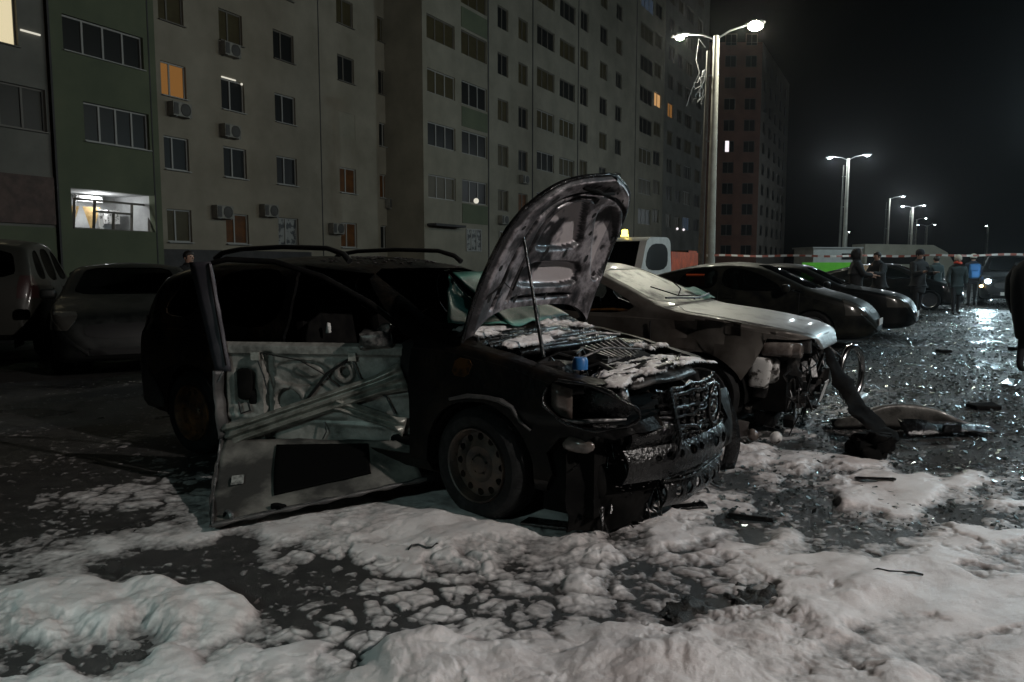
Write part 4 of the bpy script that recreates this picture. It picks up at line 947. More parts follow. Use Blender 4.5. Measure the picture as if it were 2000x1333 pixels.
wheels(t, (-2.6, .7), .9, .36, 0, True, (M['alloy'], M['alloy']))
t = thing("orange_container", "orange plant with a round yellow drum, left of the tall lamp post", "machine", (5.95, 27.6, 0), R(-25))
b = MB(); b.box((0, 0, .95), (1.0, 1.4, 1.9)); b.build("body", M['orange_paint'], t); b = MB()
for x in (-.47, 0, .47): b.box((x, -.71, .95), (.06, .03, 1.9))
b.box((0, -.71, 1.87), (1.0, .03, .06)); b.build("ribs", M['trim'], t)
b = MB(); b.lathe([(0, -.25), (.26, -.25), (.30, -.15), (.30, .15), (.26, .25), (0, .25)], (.05, -1.0, 1.55), 'y', 20); b.build("drum", M['yellow_paint'], t, 40)
b = MB(); b.box((.05, -.85, .65), (.5, .5, 1.3)); b.build("stand", M['trim'], t)

# ------------------------------------------------------------------ kiosk, coach, barrier tape
M['kiosk_white'] = pbr("white_panel", (.34, .34, .32), .6, 0, (.28, .28, .26), 2, 4); M['kiosk_green'] = pbr("bright_green_panel", (.13, .52, .02), .5, 0, (.11, .46, .02), 2, 4)
t = thing("kiosk", "white roadside kiosk with a bright green lower front, below the second lamp post", "kiosk", (17.55, 45, 0), R(6))
b = MB(); b.box((1.45, 1.2, 1.24), (2.9, 2.4, 2.25)); b.build("wall", M['kiosk_white'], t)
b = MB(); b.box((1.1, -.03, .82), (3.6, .05, 1.45)); b.build("counter", M['kiosk_green'], t)
b = MB(); b.box((1.45, 1.2, 2.40), (3.1, 2.6, .08)); b.build("roof", M['frame_white'], t)
b = MB(); b.box((2.2, -.02, 1.9), (.9, .04, .35)); b.build("hatch", M['pane'], t)
t = thing("coach", "long pale coach with a dark window band parked beyond the onlookers", "coach", (31.9, 71.2, 0), R(2))
M['coach_cream'] = pbr("cream_coach_paint", (.42, .41, .33), .5, 0, (.36, .35, .28), 1, 4)
b = MB(); b.prism([(0, .4), (8.6, .4), (8.7, 1.0), (7.6, 2.55), (6.3, 3.2), (0, 3.3)], 'y', -1.25, 1.25); b.build("body", M['coach_cream'], t, 30)
b = MB(); b.box((2.9, -1.26, 1.85), (5.4, .04, .75)); b.build("window_band", M['pane'], t)
b = MB(); b.prism([(8.64, 1.1), (7.66, 2.46), (7.70, 2.5), (8.70, 1.12)], 'y', -1.05, 1.05); b.build("windscreen", M['pane'], t)
wheels(t, (1.2, 6.6), 1.22, .45, 0, True, (M['alloy'], M['alloy']))
def tape_mat():
    m = bpy.data.materials.new("barrier_tape_stripes"); m.use_nodes = True; nt = m.node_tree; b = nt.nodes["Principled BSDF"]
    at = nt.nodes.new("ShaderNodeAttribute"); at.attribute_name = 'run'; w = nt.nodes.new("ShaderNodeMath"); w.operation = 'FRACT'; g = nt.nodes.new("ShaderNodeMath"); g.operation = 'GREATER_THAN'; g.inputs[1].default_value = .5
    mx = nt.nodes.new("ShaderNodeMix"); mx.data_type = 'RGBA'; mx.inputs[6].default_value = (.5, .48, .44, 1); mx.inputs[7].default_value = (.26, .07, .045, 1)
    nt.links.new(at.outputs["Fac"], w.inputs[0]); nt.links.new(w.outputs[0], g.inputs[0]); nt.links.new(g.outputs[0], mx.inputs[0]); nt.links.new(mx.outputs[2], b.inputs["Base Color"]); b.inputs["Roughness"].default_value = .4
    return m
def tape():
    n = 180; P0 = Vector((6.6, 26.2, 1.72)); P1 = Vector((21.6, 26.0, 1.83)); vs = []; fs = []; val = []
    for i in range(n + 1):
        t = i / n; p = P0.lerp(P1, t); p.z -= .06 * math.sin(math.pi * t) - .015 * math.sin(t * 40); tw = .5 * math.sin(t * 23)
        d = Vector((0, math.sin(tw), math.cos(tw))) * .036; vs += [tuple(p + d), tuple(p - d)]; val += [t * 36] * 2
        if i: k = 2 * i; fs.append((k - 2, k - 1, k + 1, k))
    me = bpy.data.meshes.new("barrier_tape"); me.from_pydata(vs, [], fs); me.update(); a = me.attributes.new('run', 'FLOAT', 'POINT'); a.data.foreach_set('value', val); return me
tag(link("barrier_tape", tape(), tape_mat()), "red and white barrier tape strung from the lamp post above the parked cars", "tape")
# ------------------------------------------------------------------ the burnt car in the middle
BO, BY = (-.8187, 5.5342), -34.5
car = thing("burnt_car", "burnt out black estate car with raised bonnet, missing windows and a peeled front door", "burnt car", (BO[0], BO[1], 0), R(BY))
ca, sa = math.cos(R(BY)), math.sin(R(BY))
def to_local(X, Y, Z): dx, dy = X - BO[0], Y - BO[1]; return Vector((dx * ca + dy * sa, -dx * sa + dy * ca, Z))
B = Body(top=[(-2.24, .62), (-2.2, .80), (-2.12, 1.02), (-2.0, 1.22), (-1.82, 1.38), (-1.5, 1.44), (-.8, 1.465), (-.2, 1.46), (.15, 1.43), (.55, 1.28), (.95, 1.08), (1.14, 1.0), (1.4, .955), (1.7, .885), (1.98, .83), (2.13, .755), (2.22, .63), (2.28, .48), (2.31, .36)],
         belt=[(-2.24, .55), (-2.05, .88), (-1.8, .95), (.8, .93), (1.15, .92), (1.45, .88), (1.75, .80), (2.0, .75), (2.18, .60), (2.28, .40), (2.31, .31)],
         bottom=[(-2.24, .34), (-2.05, .24), (0, .19), (1.9, .20), (2.15, .24), (2.31, .28)],
         width=[(-2.24, .58), (-2.19, .68), (-2.05, .76), (-1.85, .80), (-1.3, .825), (0, .835), (1.35, .835), (1.75, .82), (2.0, .79), (2.14, .735), (2.23, .64), (2.29, .50), (2.31, .42)], tum=.30, n=76)
shell = B.shell(0, -.02)
win_f = chaikin([(.86, .97), (.30, 1.33), (-.22, 1.385), (-.25, .96)], 2); win_r = chaikin([(-.34, .97), (-.32, 1.385), (-1.12, 1.36), (-1.22, .99)], 2)
win_q = chaikin([(-1.32, 1.0), (-1.24, 1.335), (-1.52, 1.30), (-1.78, 1.03)], 2)
door = [(.83, .30), (.86, .96), (.30, 1.345), (-.24, 1.395), (-.29, .30)]
hood_poly = chaikin([(1.14, -.71), (1.14, .71), (1.72, .70), (2.02, .60), (2.17, .40), (2.20, 0), (2.17, -.40), (2.02, -.60), (1.72, -.70)], 1)
ws = chaikin([(-.66, 1.03), (.66, 1.03), (.54, 1.38), (-.54, 1.38)], 2, .12); rw = chaikin([(-.58, 1.03), (.58, 1.03), (.50, 1.36), (-.50, 1.36)], 2, .15)
shell = cut(shell, [(win_r, 'y', -1.3, 1.3), (win_q, 'y', -1.3, 1.3), (win_f, 'y', .2, 1.3), (door, 'y', -1.3, -.3)])
shell = cut(shell, [(ws, 'x', 0, 1.4), (rw, 'x', -2.5, -1.7), (hood_poly, 'z', .60, 1.3)])
shell = arch_cut(shell, (-1.32, 1.32), .36, .31)
hl_r = chaikin([(1.74, .70), (1.78, .83), (2.04, .80), (2.2, .72), (2.23, .63), (2.06, .585), (1.86, .60)], 2)
grille = chaikin([(-.46, .42), (.46, .42), (.42, .66), (-.42, .66)], 1); intake = chaikin([(-.62, .24), (.62, .24), (.56, .36), (-.56, .36)], 1)
shell = cut(shell, [(hl_r, 'y', -1.2, -.30), (hl_r, 'y', .36, 1.2), (grille, 'x', 1.9, 2.6)])
shell = cut(shell, [([(1.80, .10), (1.74, .24), (1.79, .33), (1.76, .44), (1.83, .52), (1.90, .545), (1.98, .525), (2.03, .56), (2.12, .54), (2.2, .57), (2.6, .56), (2.6, .1)], 'y', -1.2, -.18), ([(1.95, .1), (2.0, .3), (2.6, .36), (2.6, .1)], 'y', -.19, 1.2)])
rough_up(shell, .010, 3.2, 1); rough_up(shell, .004, 14, 2)
link("body", sharpen(shell, 28), [M['char']], car)
b = MB()      # brown scorched rear quarter skin, slightly proud of the body
q = B.shell(.004, -.006); qm = keep(q, [(chaikin([(-2.12, .42), (-1.68, .62), (-1.30, .72), (-.95, .60), (-.86, .80), (-1.2, .93), (-1.9, .92), (-2.16, .80)], 2), 'y', -1.3, -.4)])
link("rear_quarter", sharpen(rough_up(qm, .008, 4, 5), 30), M['char_brown'], car)['label'] = "brown scorched rear quarter panel"
tl = keep(B.shell(.004, -.008), [(chaikin([(-2.22, .82), (-2.16, 1.02), (-2.0, 1.0), (-2.02, .84)], 2), 'y', -1.0, -.5)])
link("tail_light", sharpen(tl, 40), M['tail_glass'], car)
bp_ = keep(B.shell(.02, .008), [([(-2.4, .30), (-2.4, .62), (-1.74, .60), (-1.74, .30)], 'y', -1.2, 1.2)]) if False else None
rb = keep(B.shell(.012, -.004), [(chaikin([(-2.4, .28), (-2.4, .66), (-1.98, .64), (-1.72, .40), (-1.70, .28)], 1), 'y', -1.2, 1.2)])
link("rear_bumper", sharpen(rough_up(rb, .02, 4, 9), 30), M['ash_dark'], car)
wheels(car, (-1.32, 1.32), .80, .31, R(-6), True, (M['rust'], M['rust2']))
liners(car, (-1.32, 1.32), .352, .31, .83)
interior(car, .82, .0, -.95, .34, m='soot', belt=.95)
b = MB()      # roof rails on both sides
for s in (-1, 1):
    P = [(-1.30, s * .585, 1.445), (-1.22, s * .58, 1.49), (-1.0, s * .575, 1.515), (-.55, s * .57, 1.525), (-.1, s * .57, 1.51), (.06, s * .575, 1.47), (.12, s * .58, 1.425)]
    b2 = MB(); b2.tube(P, [.022, .019, .017, .017, .017, .019, .022], 8); b2.build("roof_rail", M['trim'], car, 60)
# seats burnt to frames, pale cloth remains in the cabin
me = join_meshes([rounded_box((-.36, -.46, .965), (.05, .05, .06), .012), rounded_box((-.22, -.46, .97), (.03, .03, .08), .01)], 'cloth_remains'); link('cloth_remains', rough_up(me, .02, 16, 2), M['white_plastic'], car)
for p_ in (win_f, win_r, win_q): side_pane(B, grow(p_, -.004), 1, 'glass_soot', car)
side_pane(B, grow(win_q, -.004), -1, 'glass_soot', car); side_pane(B, grow(win_r, -.004), -1, 'glass_soot', car)
# crazed green windscreen hanging in two slack sheets
def sheet(name, pts, mat, nu=16, nv=12, sag=.05, seed=0):
    a, b_, c, d = [Vector(p) for p in pts]; P = []
    from mathutils import noise as nz
    for i in range(nu + 1):
        u = i / nu; row = []
        for j in range(nv + 1):
            v = j / nv; p = a.lerp(b_, u).lerp(d.lerp(c, u), v); k = math.sin(math.pi * u) * math.sin(math.pi * v)
            p = p + Vector((-.7, 0, -1)) * sag * k + nz.noise_vector(p * 7 + Vector((seed, 0, 0))) * .018; row.append(p)
        P.append(row)
    mb_ = MB(); mb_.grid(P); o = mb_.build(name, mat, car, 60); md = o.modifiers.new("t", 'SOLIDIFY'); md.thickness = .006; return o
sheet('windscreen', [(1.03, -.70, 1.07), (1.12, -.20, 1.04), (.90, -.27, 1.14), (.55, -.09, 1.33)], M['crazed'], seed=1, sag=.02)
sheet('windscreen', [(1.15, -.24, 1.03), (1.06, .62, 1.05), (.48, .50, 1.36), (.50, .0, 1.35)], M['crazed'], seed=4, sag=.03)
b = MB(); b.tube([(.545, -.09, 1.335), (.72, -.19, 1.25), (.90, -.275, 1.15), (.99, -.28, 1.10)], .006, 6); b.build('screen_fold', M['alu'], car, 60)
# wet specks of foam on the roof front
random.seed(5); b = MB()
for k in range(170):
    x = random.uniform(-.35, .22); y = random.uniform(-.50, .55); z = B.top(x) - .05 * (abs(y) / .55) ** 2
    b.ball((x, y, z + .002), random.uniform(.004, .013), 6, 4, (random.uniform(1, 2.4), 1, .45))
fs = b.build("foam_flecks", M['foam'], car, 60); fs['kind'] = 'stuff'

# ---- raised bonnet: outer sheet and pressed inner frame
HC = [(1.13, 1.0), (1.20, 1.22), (1.32, 1.49), (1.47, 1.73), (1.60, 1.87), (1.70, 1.945)]
hx = smooth_interp([(i / 5, p[0]) for i, p in enumerate(HC)]); hz = smooth_interp([(i / 5, p[1]) for i, p in enumerate(HC)])
def half_w(v): return float(np.interp(v, [0, .06, .30, .50, .60, .68, .75, .82, .88, .93, .965, 1.0], [.695, .70, .69, .645, .59, .53, .465, .39, .30, .21, .12, .05]))
def mid_y(v): return float(np.interp(v, [0, .3, .5, .68, .8, 1], [-.10, -.07, -.065, -.03, -.02, -.01]))
def cut_v(u, v): v0 = .155 * (1 - abs(u) ** 5); return v0 + (1 - v0) * v
def bonnet_pt(u, v, off):
    """u across -1..1, v hinge 0 to tip 1, off along the underside normal"""
    v = cut_v(u, v); x, z = hx(v), hz(v); e = .01; t = Vector((hx(min(v + e, 1)) - hx(max(v - e, 0)), 0, hz(min(v + e, 1)) - hz(max(v - e, 0)))).normalized()
    n = Vector((t.z, 0, -t.x)); y = u * half_w(v) + mid_y(v)
    curl = .055 * (abs(y + .05) / .68) ** 2.4 + .02 * (v > .0) * v ** 6
    return Vector((x, y, z)) + n * (off + curl)
def sm(a, b_, x): t = min(max((x - a) / (b_ - a), 0), 1); return t * t * (3 - 2 * t)
REC = [[(-.34, .41), (-.335, .50), (-.31, .59), (-.24, .655), (-.10, .69), (-.03, .685), (.06, .57), (.20, .43)],
       [(-.36, .36), (.25, .365), (.32, .315), (.29, .25), (-.41, .255)],
       [(.15, .645), (.24, .69), (.33, .675), (.42, .61), (.56, .49), (.61, .36), (.54, .28), (.46, .29), (.31, .46), (.19, .575)],
       [(-.40, .21), (.29, .215), (.27, .195), (-.40, .19)]]
GROOVE = [[(-.60, .17), (-.54, .38), (-.48, .56), (-.34, .70), (-.16, .765), (.06, .775), (.26, .745), (.42, .68), (.58, .54), (.66, .38), (.66, .24)],
          [(-.44, .20), (-.40, .38), (-.385, .52), (-.33, .63), (-.20, .715), (-.02, .73), (.05, .70)]]
def seg_d(px, py, poly, closed):
    d = 9.0; inside = False; n = len(poly)
    for i in range(n if closed else n - 1):
        ax, ay = poly[i][0], poly[i][1] * 1.17; bx, by = poly[(i + 1) % n][0], poly[(i + 1) % n][1] * 1.17
        t = ((px - ax) * (bx - ax) + (py - ay) * (by - ay)) / ((bx - ax) ** 2 + (by - ay) ** 2); t = min(max(t, 0), 1)
        d = min(d, math.hypot(px - ax - t * (bx - ax), py - ay - t * (by - ay)))
        if closed and (ay > py) != (by > py) and px < (bx - ax) * (py - ay) / (by - ay) + ax: inside = not inside
    return -d if inside else d
REC = [chaikin(p, 2, .2) for p in REC]
def frame_h(u, v0):
    """pressed inner frame: 1 on the ribs, 0 in the openings that show the outer sheet"""
    v = cut_v(u, v0); y = u * half_w(v) + mid_y(v); side = half_w(v) * (1 - abs(u))
    d = min(seg_d(y, v * 1.17, p, True) for p in REC); g = min(seg_d(y, v * 1.17, p, False) for p in GROOVE)
    h = sm(-.014, .010, d); h *= 1 - .55 * (1 - sm(.006, .022, g)); h *= sm(.004, .05, side) * .7 + .3
    return h
def build_bonnet():
    nu, nv = 150, 150; vs = []; fs = []; ash = []
    from mathutils import noise as nz
    for j in range(nv + 1):
        v = j / nv
        for i in range(nu + 1):
            u = -1 + 2 * i / nu; h = frame_h(u, v); y = u * half_w(v)
            p = bonnet_pt(u, v, (.006 + .046 * h + .003 * nz.noise(Vector((u * 6, v * 8, 1)))))
            q = Vector((y * 2.4, v * 3.0, 3.3)); n1 = nz.fractal(q, 1.0, 2.0, 5); n2 = nz.fractal(q * 3 + Vector((4, 1, 0)), 1, 2, 4)
            a = (1 - h) * sm(-.30, .25, n1 + .35 * n2 + .12) * 1.25 * (.95 if abs(u) < .8 else .4)
            a = max(a, h * (.36 + .30 * n2 + .25 * n1)); rim = 1 - sm(0, .25, abs(h - .5)) * 1.0
            if .10 < h < .80: a *= .12  # rib edges and grooves darkened within the ash to read as crease shade
            vs.append(p); ash.append(min(max(a, 0), 1))
    w = nu + 1
    for j in range(nv):
        for i in range(nu): fs.append((j * w + i, j * w + i + 1, (j + 1) * w + i + 1, (j + 1) * w + i))
    me = bpy.data.meshes.new("inner_frame"); me.from_pydata(vs, [], fs); me.update(); at = me.attributes.new('ash', 'FLOAT', 'POINT'); at.data.foreach_set('value', ash)
    return sharpen(me, 50)
def burnt_mat():
    m = bpy.data.materials.new("burnt_bonnet_inner"); m.use_nodes = True; nt = m.node_tree; b = nt.nodes["Principled BSDF"]
    at = nt.nodes.new("ShaderNodeAttribute"); at.attribute_name = 'ash'; tc = nt.nodes.new("ShaderNodeTexCoord")
    n = nt.nodes.new("ShaderNodeTexNoise"); n.inputs["Scale"].default_value = 16; n.inputs["Detail"].default_value = 10; n.inputs['Roughness'].default_value = .72; b.inputs['Coat Weight'].default_value = .3; b.inputs['Coat Roughness'].default_value = .12; nt.links.new(tc.outputs["Object"], n.inputs["Vector"])
    ad = nt.nodes.new("ShaderNodeMath"); ad.operation = 'MULTIPLY_ADD'; ad.inputs[1].default_value = 1.25; nt.links.new(n.outputs[0], ad.inputs[0])
    s = nt.nodes.new("ShaderNodeMath"); s.operation = 'ADD'; s.inputs[1].default_value = -.55; nt.links.new(at.outputs["Fac"], ad.inputs[2]); nt.links.new(ad.outputs[0], s.inputs[0])
    cr = nt.nodes.new('ShaderNodeValToRGB'); e = cr.color_ramp.elements
    e[0].position = 0; e[0].color = (.012, .012, .013, 1); e[1].position = .95; e[1].color = (.66, .61, .62, 1)
    for p, c in ((.18, (.03, .03, .034)), (.36, (.11, .10, .105)), (.55, (.32, .30, .32))): k = cr.color_ramp.elements.new(p); k.color = (*c, 1)
    nt.links.new(s.outputs[0], cr.inputs[0]); nt.links.new(cr.outputs[0], b.inputs["Base Color"])
    b.inputs["Roughness"].default_value = .42; b.inputs["Metallic"].default_value = .25
    n2 = nt.nodes.new("ShaderNodeTexNoise"); n2.inputs["Scale"].default_value = 90; nt.links.new(tc.outputs["Object"], n2.inputs["Vector"])
    bp = nt.nodes.new("ShaderNodeBump"); bp.inputs["Strength"].default_value = .3; bp.inputs["Distance"].default_value = .004; nt.links.new(n2.outputs[0], bp.inputs["Height"]); nt.links.new(bp.outputs[0], b.inputs["Normal"])
    return m
bonnet = MB(); P = []
for j in range(41):
    P.append([bonnet_pt(-1 + 2 * i / 40, j / 40, 0) for i in range(41)])
bonnet.grid(P); bon = bonnet.build("bonnet", M['char'], car, 50); md = bon.modifiers.new("t", 'SOLIDIFY'); md.thickness = .006; md.offset = 0
bon['label'] = "raised burnt bonnet with ash-grey inside"
inner = link("inner_frame", build_bonnet(), burnt_mat(), bon)
rim_b = MB(); edge = [bonnet_pt(-1, v / 30, .012) for v in range(31)] + [bonnet_pt(1, v / 30, .012) for v in range(30, -1, -1)]
rim_b.tube(edge, .011, 6); rim_b.build("edge_hem", M['char_gloss'], bon, 60)
b = MB()
for (u, v) in [(-.62, .82), (-.3, .84), (.1, .83), (.5, .80), (.72, .72), (-.80, .66), (.12, .66), (.28, .54), (.42, .42), (.55, .28), (-.2, .305), (.14, .30), (-.4, .06), (.1, .06), (.86, .45), (.88, .3), (-.86, .48), (-.88, .3), (-.86, .16)]:
    c = bonnet_pt(u, v, .056); t_ = (bonnet_pt(u, v + .02, .056) - c).normalized(); s_ = Vector((0, 1, 0)); w_ = random.uniform(.012, .02); l_ = random.uniform(.016, .035); k = len(b.v)
    b.add([c + s_ * w_ * math.cos(q * math.pi / 5) + t_ * l_ * math.sin(q * math.pi / 5) for q in range(10)], [tuple(range(10))])
b.build("dark_hole_patches", M['room_dark'], bon, fix=False)  # flat dark patches painted as the shade inside pressed holes
b = MB()      # latch striker loop near the tip
b.tube([bonnet_pt(-.62, .80, .06), bonnet_pt(-.4, .84, .085), bonnet_pt(-.1, .80, .09), bonnet_pt(.18, .83, .085), bonnet_pt(.4, .79, .06), bonnet_pt(.1, .765, .07), bonnet_pt(-.2, .78, .075), bonnet_pt(-.62, .80, .06)], .009, 6); b.build("latch", M['soot'], bon, 60)
b = MB(); b.tube([bonnet_pt(-.72, .40, .05), Vector((1.60, -.58, .90))], [.008, .012], 8); b.build("prop_rod", M['char_gloss'], car, 60)
b = MB(); b.tube([bonnet_pt(-.92, .18, .05), bonnet_pt(-.8, .22, .09), bonnet_pt(-.68, .16, .12), bonnet_pt(-.62, .26, .10)], .006, 6); b.tube([(1.08, -.69, .98), (1.16, -.72, 1.03), (1.22, -.68, 1.0), (1.2, -.63, .94)], .012, 6)
b.build("washer_hose", M['hose'], car, 60)
b = MB()
for s in (-1, 1): b.bar((1.04, s * .66, .97), (1.17, s * .66, 1.03), .05, .035)
b.build("hinge", M['soot'], car)

# ---- engine bay
b = MB(); b.box((1.55, 0, .52), (1.0, 1.30, .05)); b.box((1.08, 0, .76), (.05, 1.34, .44)); b.build("engine_bay", M['soot'], car)
b = MB()      # cowl and scuttle with lengths of charred trim
for k in range(7):
    y = -.62 + k * .02; b.tube([(1.08 + .055 * k, -.66 + .02 * k, .965 - .010 * k), (1.16 + .05 * k, -.25, .985 - .012 * k), (1.18 + .05 * k, .25, .985 - .012 * k), (1.08 + .055 * k, .64, .965 - .010 * k)], [.02, .026, .018, .022], 7)
b.build("scuttle", M['char_gloss'], car, 60)
b = MB(); b.cur = 0
me = join_meshes([rounded_box((1.62, .02, .74), (.46, .58, .26), .05), rounded_box((1.48, -.02, .86), (.30, .50, .06), .025)], "engine"); rough_up(me, .02, 9, 3)
link("engine", me, M['soot'], car)
b = MB()
for k in range(9): b.box((1.70 + .004 * k, -.20 + .048 * k, .862), (.19, .013, .085), Matrix.Rotation(.25 + .04 * k, 3, 'Y'))
b.box((1.60, .0, .885), (.05, .48, .035)); b.box((1.79, .0, .85), (.04, .46, .03)); b.build("intake_ribs", M['alu'], car)
me = rounded_box((1.50, .46, .80), (.34, .26, .22), .03); rough_up(me, .025, 8, 8); link("battery", me, M['char_gloss'], car)
me = rounded_box((1.62, -.50, .78), (.26, .20, .20), .05); rough_up(me, .03, 8, 12); link("fuse_box", me, M['crushed'], car)
b = MB(); b.lathe([(0, .045), (.034, .043), (.042, .03), (.042, -.02), (0, -.02)], (1.80, -.53, .865), 'z', 18); b.build("filler_cap", M['blue'], car, 40)
random.seed(9); b = MB()
for k in range(16):
    p = Vector((random.uniform(1.3, 1.85), random.uniform(-.5, .5), random.uniform(.78, .88))); q = p + Vector((random.uniform(-.2, .3), random.uniform(-.3, .3), random.uniform(-.06, .06))); r_ = (p + q) / 2 + Vector((0, 0, random.uniform(.02, .09)))
    b.tube([p, r_, q], random.uniform(.006, .016), 6)
b.build("hoses", M['hose'], car, 60)
b = MB(); b.tube([(1.30, .12, .93), (1.42, .35, .955), (1.52, .50, .94)], .010, 6); b.build('pipe', M['alu'], car, 60); b = MB(); b.tube([(1.72, -.42, .88), (1.78, -.2, .93), (1.86, .1, .9)], .007, 6); b.build("pipe", M['alu'], car, 60)
b = MB()      # wing tops, slam panel
P = []
for i in range(15):
    y = -.70 + 1.4 * i / 14; x = 2.10 - .34 * (abs(y) / .7) ** 2.4; z = .80 - .03 * (abs(y) / .7) ** 2
    P.append([(x - .20, y, z - .01), (x - .10, y, z + .018), (x - .02, y, z + .012), (x + .05, y, z - .012), (x + .075, y, z - .035)])
b.grid(P); me = b.mesh("slam_panel", 60); rough_up(me, .02, 11, 4); o = link("slam_panel", me, M['crushed'], car); o.modifiers.new("t", 'SOLIDIFY').thickness = .012

# ---- nose: melted grille, badge ring, bumper remains
def nose(y, d=0): return 2.27 + d - .30 * (abs(y) / .8) ** 2.6
b = MB(); random.seed(14)
for k in range(10):
    z = .42 + .036 * k; pts = []
    for i in range(13):
        y = -.44 + .90 * i / 12; pts.append((nose(y, .01 - .3 * max(0, z - .62)) + random.uniform(-.014, .014), y, z + random.uniform(-.012, .012) - .05 * math.sin(math.pi * i / 12) * (k % 3 == 1)))
    b.tube(pts, [random.uniform(.006, .015) for _ in pts], 6)
for k in range(9):
    y = -.38 + .09 * k; b.bar((nose(y, .01), y, .40), (nose(y, -.03), y + random.uniform(-.05, .05), .74), .022, .02)
b.build("grille", M['char_gloss'], car, 60)
b = MB(); n = 28; b.tube([(nose(.1, .05), .10 + .085 * math.cos(2 * math.pi * k / n), .62 + .115 * math.sin(2 * math.pi * k / n)) for k in range(n + 1)], .010, 7)
b.build("badge_ring", M['char_gloss'], car, 60)
b = MB(); b.prism([(nose(-.33, .05), .36), (nose(-.33, .07), .50), (nose(-.33, .0), .76), (nose(-.33, -.05), .72), (nose(-.33, -.02), .38)], 'y', -.36, -.33)
b.build("grille_rib", M['char_gloss'], car)
def band(name, y0, y1, z0, z1, d, mat, holes=(), n=34, thick=.012, seed=0, amp=.008):
    mb_ = MB(); P = []
    for i in range(n + 1):
        y = y0 + (y1 - y0) * i / n; P.append([(nose(y, d + .03 * math.sin(math.pi * j / 8)), y, z0 + (z1 - z0) * j / 8) for j in range(9)])
    mb_.grid(P); me = mb_.mesh(name)
    o = link(name, me, mat, car); md = o.modifiers.new("t", 'SOLIDIFY'); md.thickness = thick
    dg = bpy.context.evaluated_depsgraph_get(); dg.update(); me2 = bpy.data.meshes.new_from_object(o.evaluated_get(dg)); o.modifiers.clear()
    if holes:
        c = MB()
        for (y, z, ry, rz) in holes: c.prism([(y + ry * math.cos(2 * math.pi * k / 14), z + rz * math.sin(2 * math.pi * k / 14)) for k in range(14)], 'x', 1.4, 2.8)
        me2 = boolean(me2, c.mesh("h", fix=True), 'DIFFERENCE', 'EXACT')
    rough_up(me2, amp, 6, seed); o.data = sharpen(me2, 35); return o
band("bumper_beam", -.66, .62, .30, .47, .03, M['char_gloss'], [(-.50, .415, .022, .016), (-.42, .42, .03, .022), (-.34, .42, .03, .022), (-.22, .42, .035, .025), (-.12, .42, .03, .022), (.1, .40, .05, .03), (.25, .40, .05, .03), (.4, .40, .05, .03)], seed=2)
band('bumper_cover', -.62, -.30, .47, .575, .0, M['char_gloss'], seed=3, amp=.03)
b = MB(); b.box((1.86, -.1, .34), (.30, 1.3, .44)); b.build('void_block', M['soot'], car)  # black box added to close off the void behind the nose pieces
random.seed(61); b = MB()
for k in range(34):
    y = random.uniform(-.80, -.25); z = random.uniform(.14, .58); p = Vector((nose(y, -.10), y, z)); b.tube([p, p + Vector((random.uniform(-.02, .05), random.uniform(-.06, .06), random.uniform(-.10, .02))), p + Vector((random.uniform(-.02, .07), random.uniform(-.12, .12), random.uniform(-.2, -.02)))], [random.uniform(.004, .016), random.uniform(.004, .02), .003], 6)
b.build('melted_strands', M['char_gloss'], car, 60)
band("lower_grille", -.40, .58, .13, .27, .0, M['char_gloss'], [(-.3 + .11 * k, .20, .035, .03) for k in range(8)], seed=5, amp=.012)
b = MB()
for k in range(5): b.box((nose(-.38 + .012 * k, .035), -.40 + .014 * k, .365 - .016 * k), (.02, .12, .006))
for z in (.275, .30, .325): b.tube([(nose(y, .045), y, z + .01 * math.sin(9 * y)) for y in (-.45, -.3, -.15, 0, .15, .3, .45, .55)], .007, 6)
b.build("bumper_slats", M['char_gloss'], car, 60)
band('splash_guard', -.80, -.36, .04, .44, -.10, M['soot'], seed=7, amp=.06)
b = MB(); P = []
for i in range(11):
    a = i / 10; P.append([(2.10 + .10 * math.sin(a * 2.4) + .02 * j, .74 + .03 * j, .60 - .53 * a) for j in (-1, 0, 1, 2)])
b.grid(P); me = b.mesh("bumper_end", 60); rough_up(me, .015, 7, 3); o = link("bumper_end", me, M['char_gloss'], car); o.modifiers.new("t", 'SOLIDIFY').thickness = .014
# near headlamp socket with a broken reflector, fog lamp glass below
b = MB(); b.ball((1.95, -.58, .70), .15, 16, 10, (1.2, .5, .7)); me = b.mesh("headlight", 60); rough_up(me, .02, 12, 2); link("headlight", me, M['char_gloss'], car)
b = MB(); b.grid([[(1.77 + .035 * i, -.775 + .012 * i, .80 - .052 * j - .01 * i) for j in range(4)] for i in range(4)]); o = b.build("reflector", M['clear_plastic'], car, 60); o.modifiers.new("t", 'SOLIDIFY').thickness = .004
b = MB(); b.ball((1.93, -.775, .50), .075, 14, 9, (1.3, .45, .62)); me = b.mesh("fog_lamp", 60); rough_up(me, .012, 14, 6); link("fog_lamp", me, M['clear_plastic'], car)
b = MB(); b.tube([(1.66, -.80, .60), (1.80, -.79, .615), (1.93, -.755, .61), (2.02, -.70, .62), (2.10, -.58, .615)], [.006, .01, .012, .01, .006], 6); b.build("melted_trim", M['alu'], car, 60)
b = MB(); b.tube([(1.50, -.845, .69), (1.40, -.85, .70), (1.28, -.85, .695), (1.16, -.85, .665)], [.014, .012, .014, .01], 6); b.tube([(1.50, -.845, .69), (1.57, -.84, .66), (1.62, -.835, .59), (1.68, -.83, .55)], [.016, .012, .01, .008], 6)
b.build("arch_trim", M['ash_dark'], car, 60)
b = MB(); b.tube([(2.16, .32, .16), (2.22, .30, .10), (2.26, .38, .05), (2.20, .46, .06), (2.18, .40, .14)], .008, 6); b.build('wire', M['hose'], car, 60); b = MB(); b.tube([(1.92, -.40, .12), (2.02, -.42, .05), (2.10, -.38, .03)], .007, 6); b.build("wire", M['hose'], car, 60)
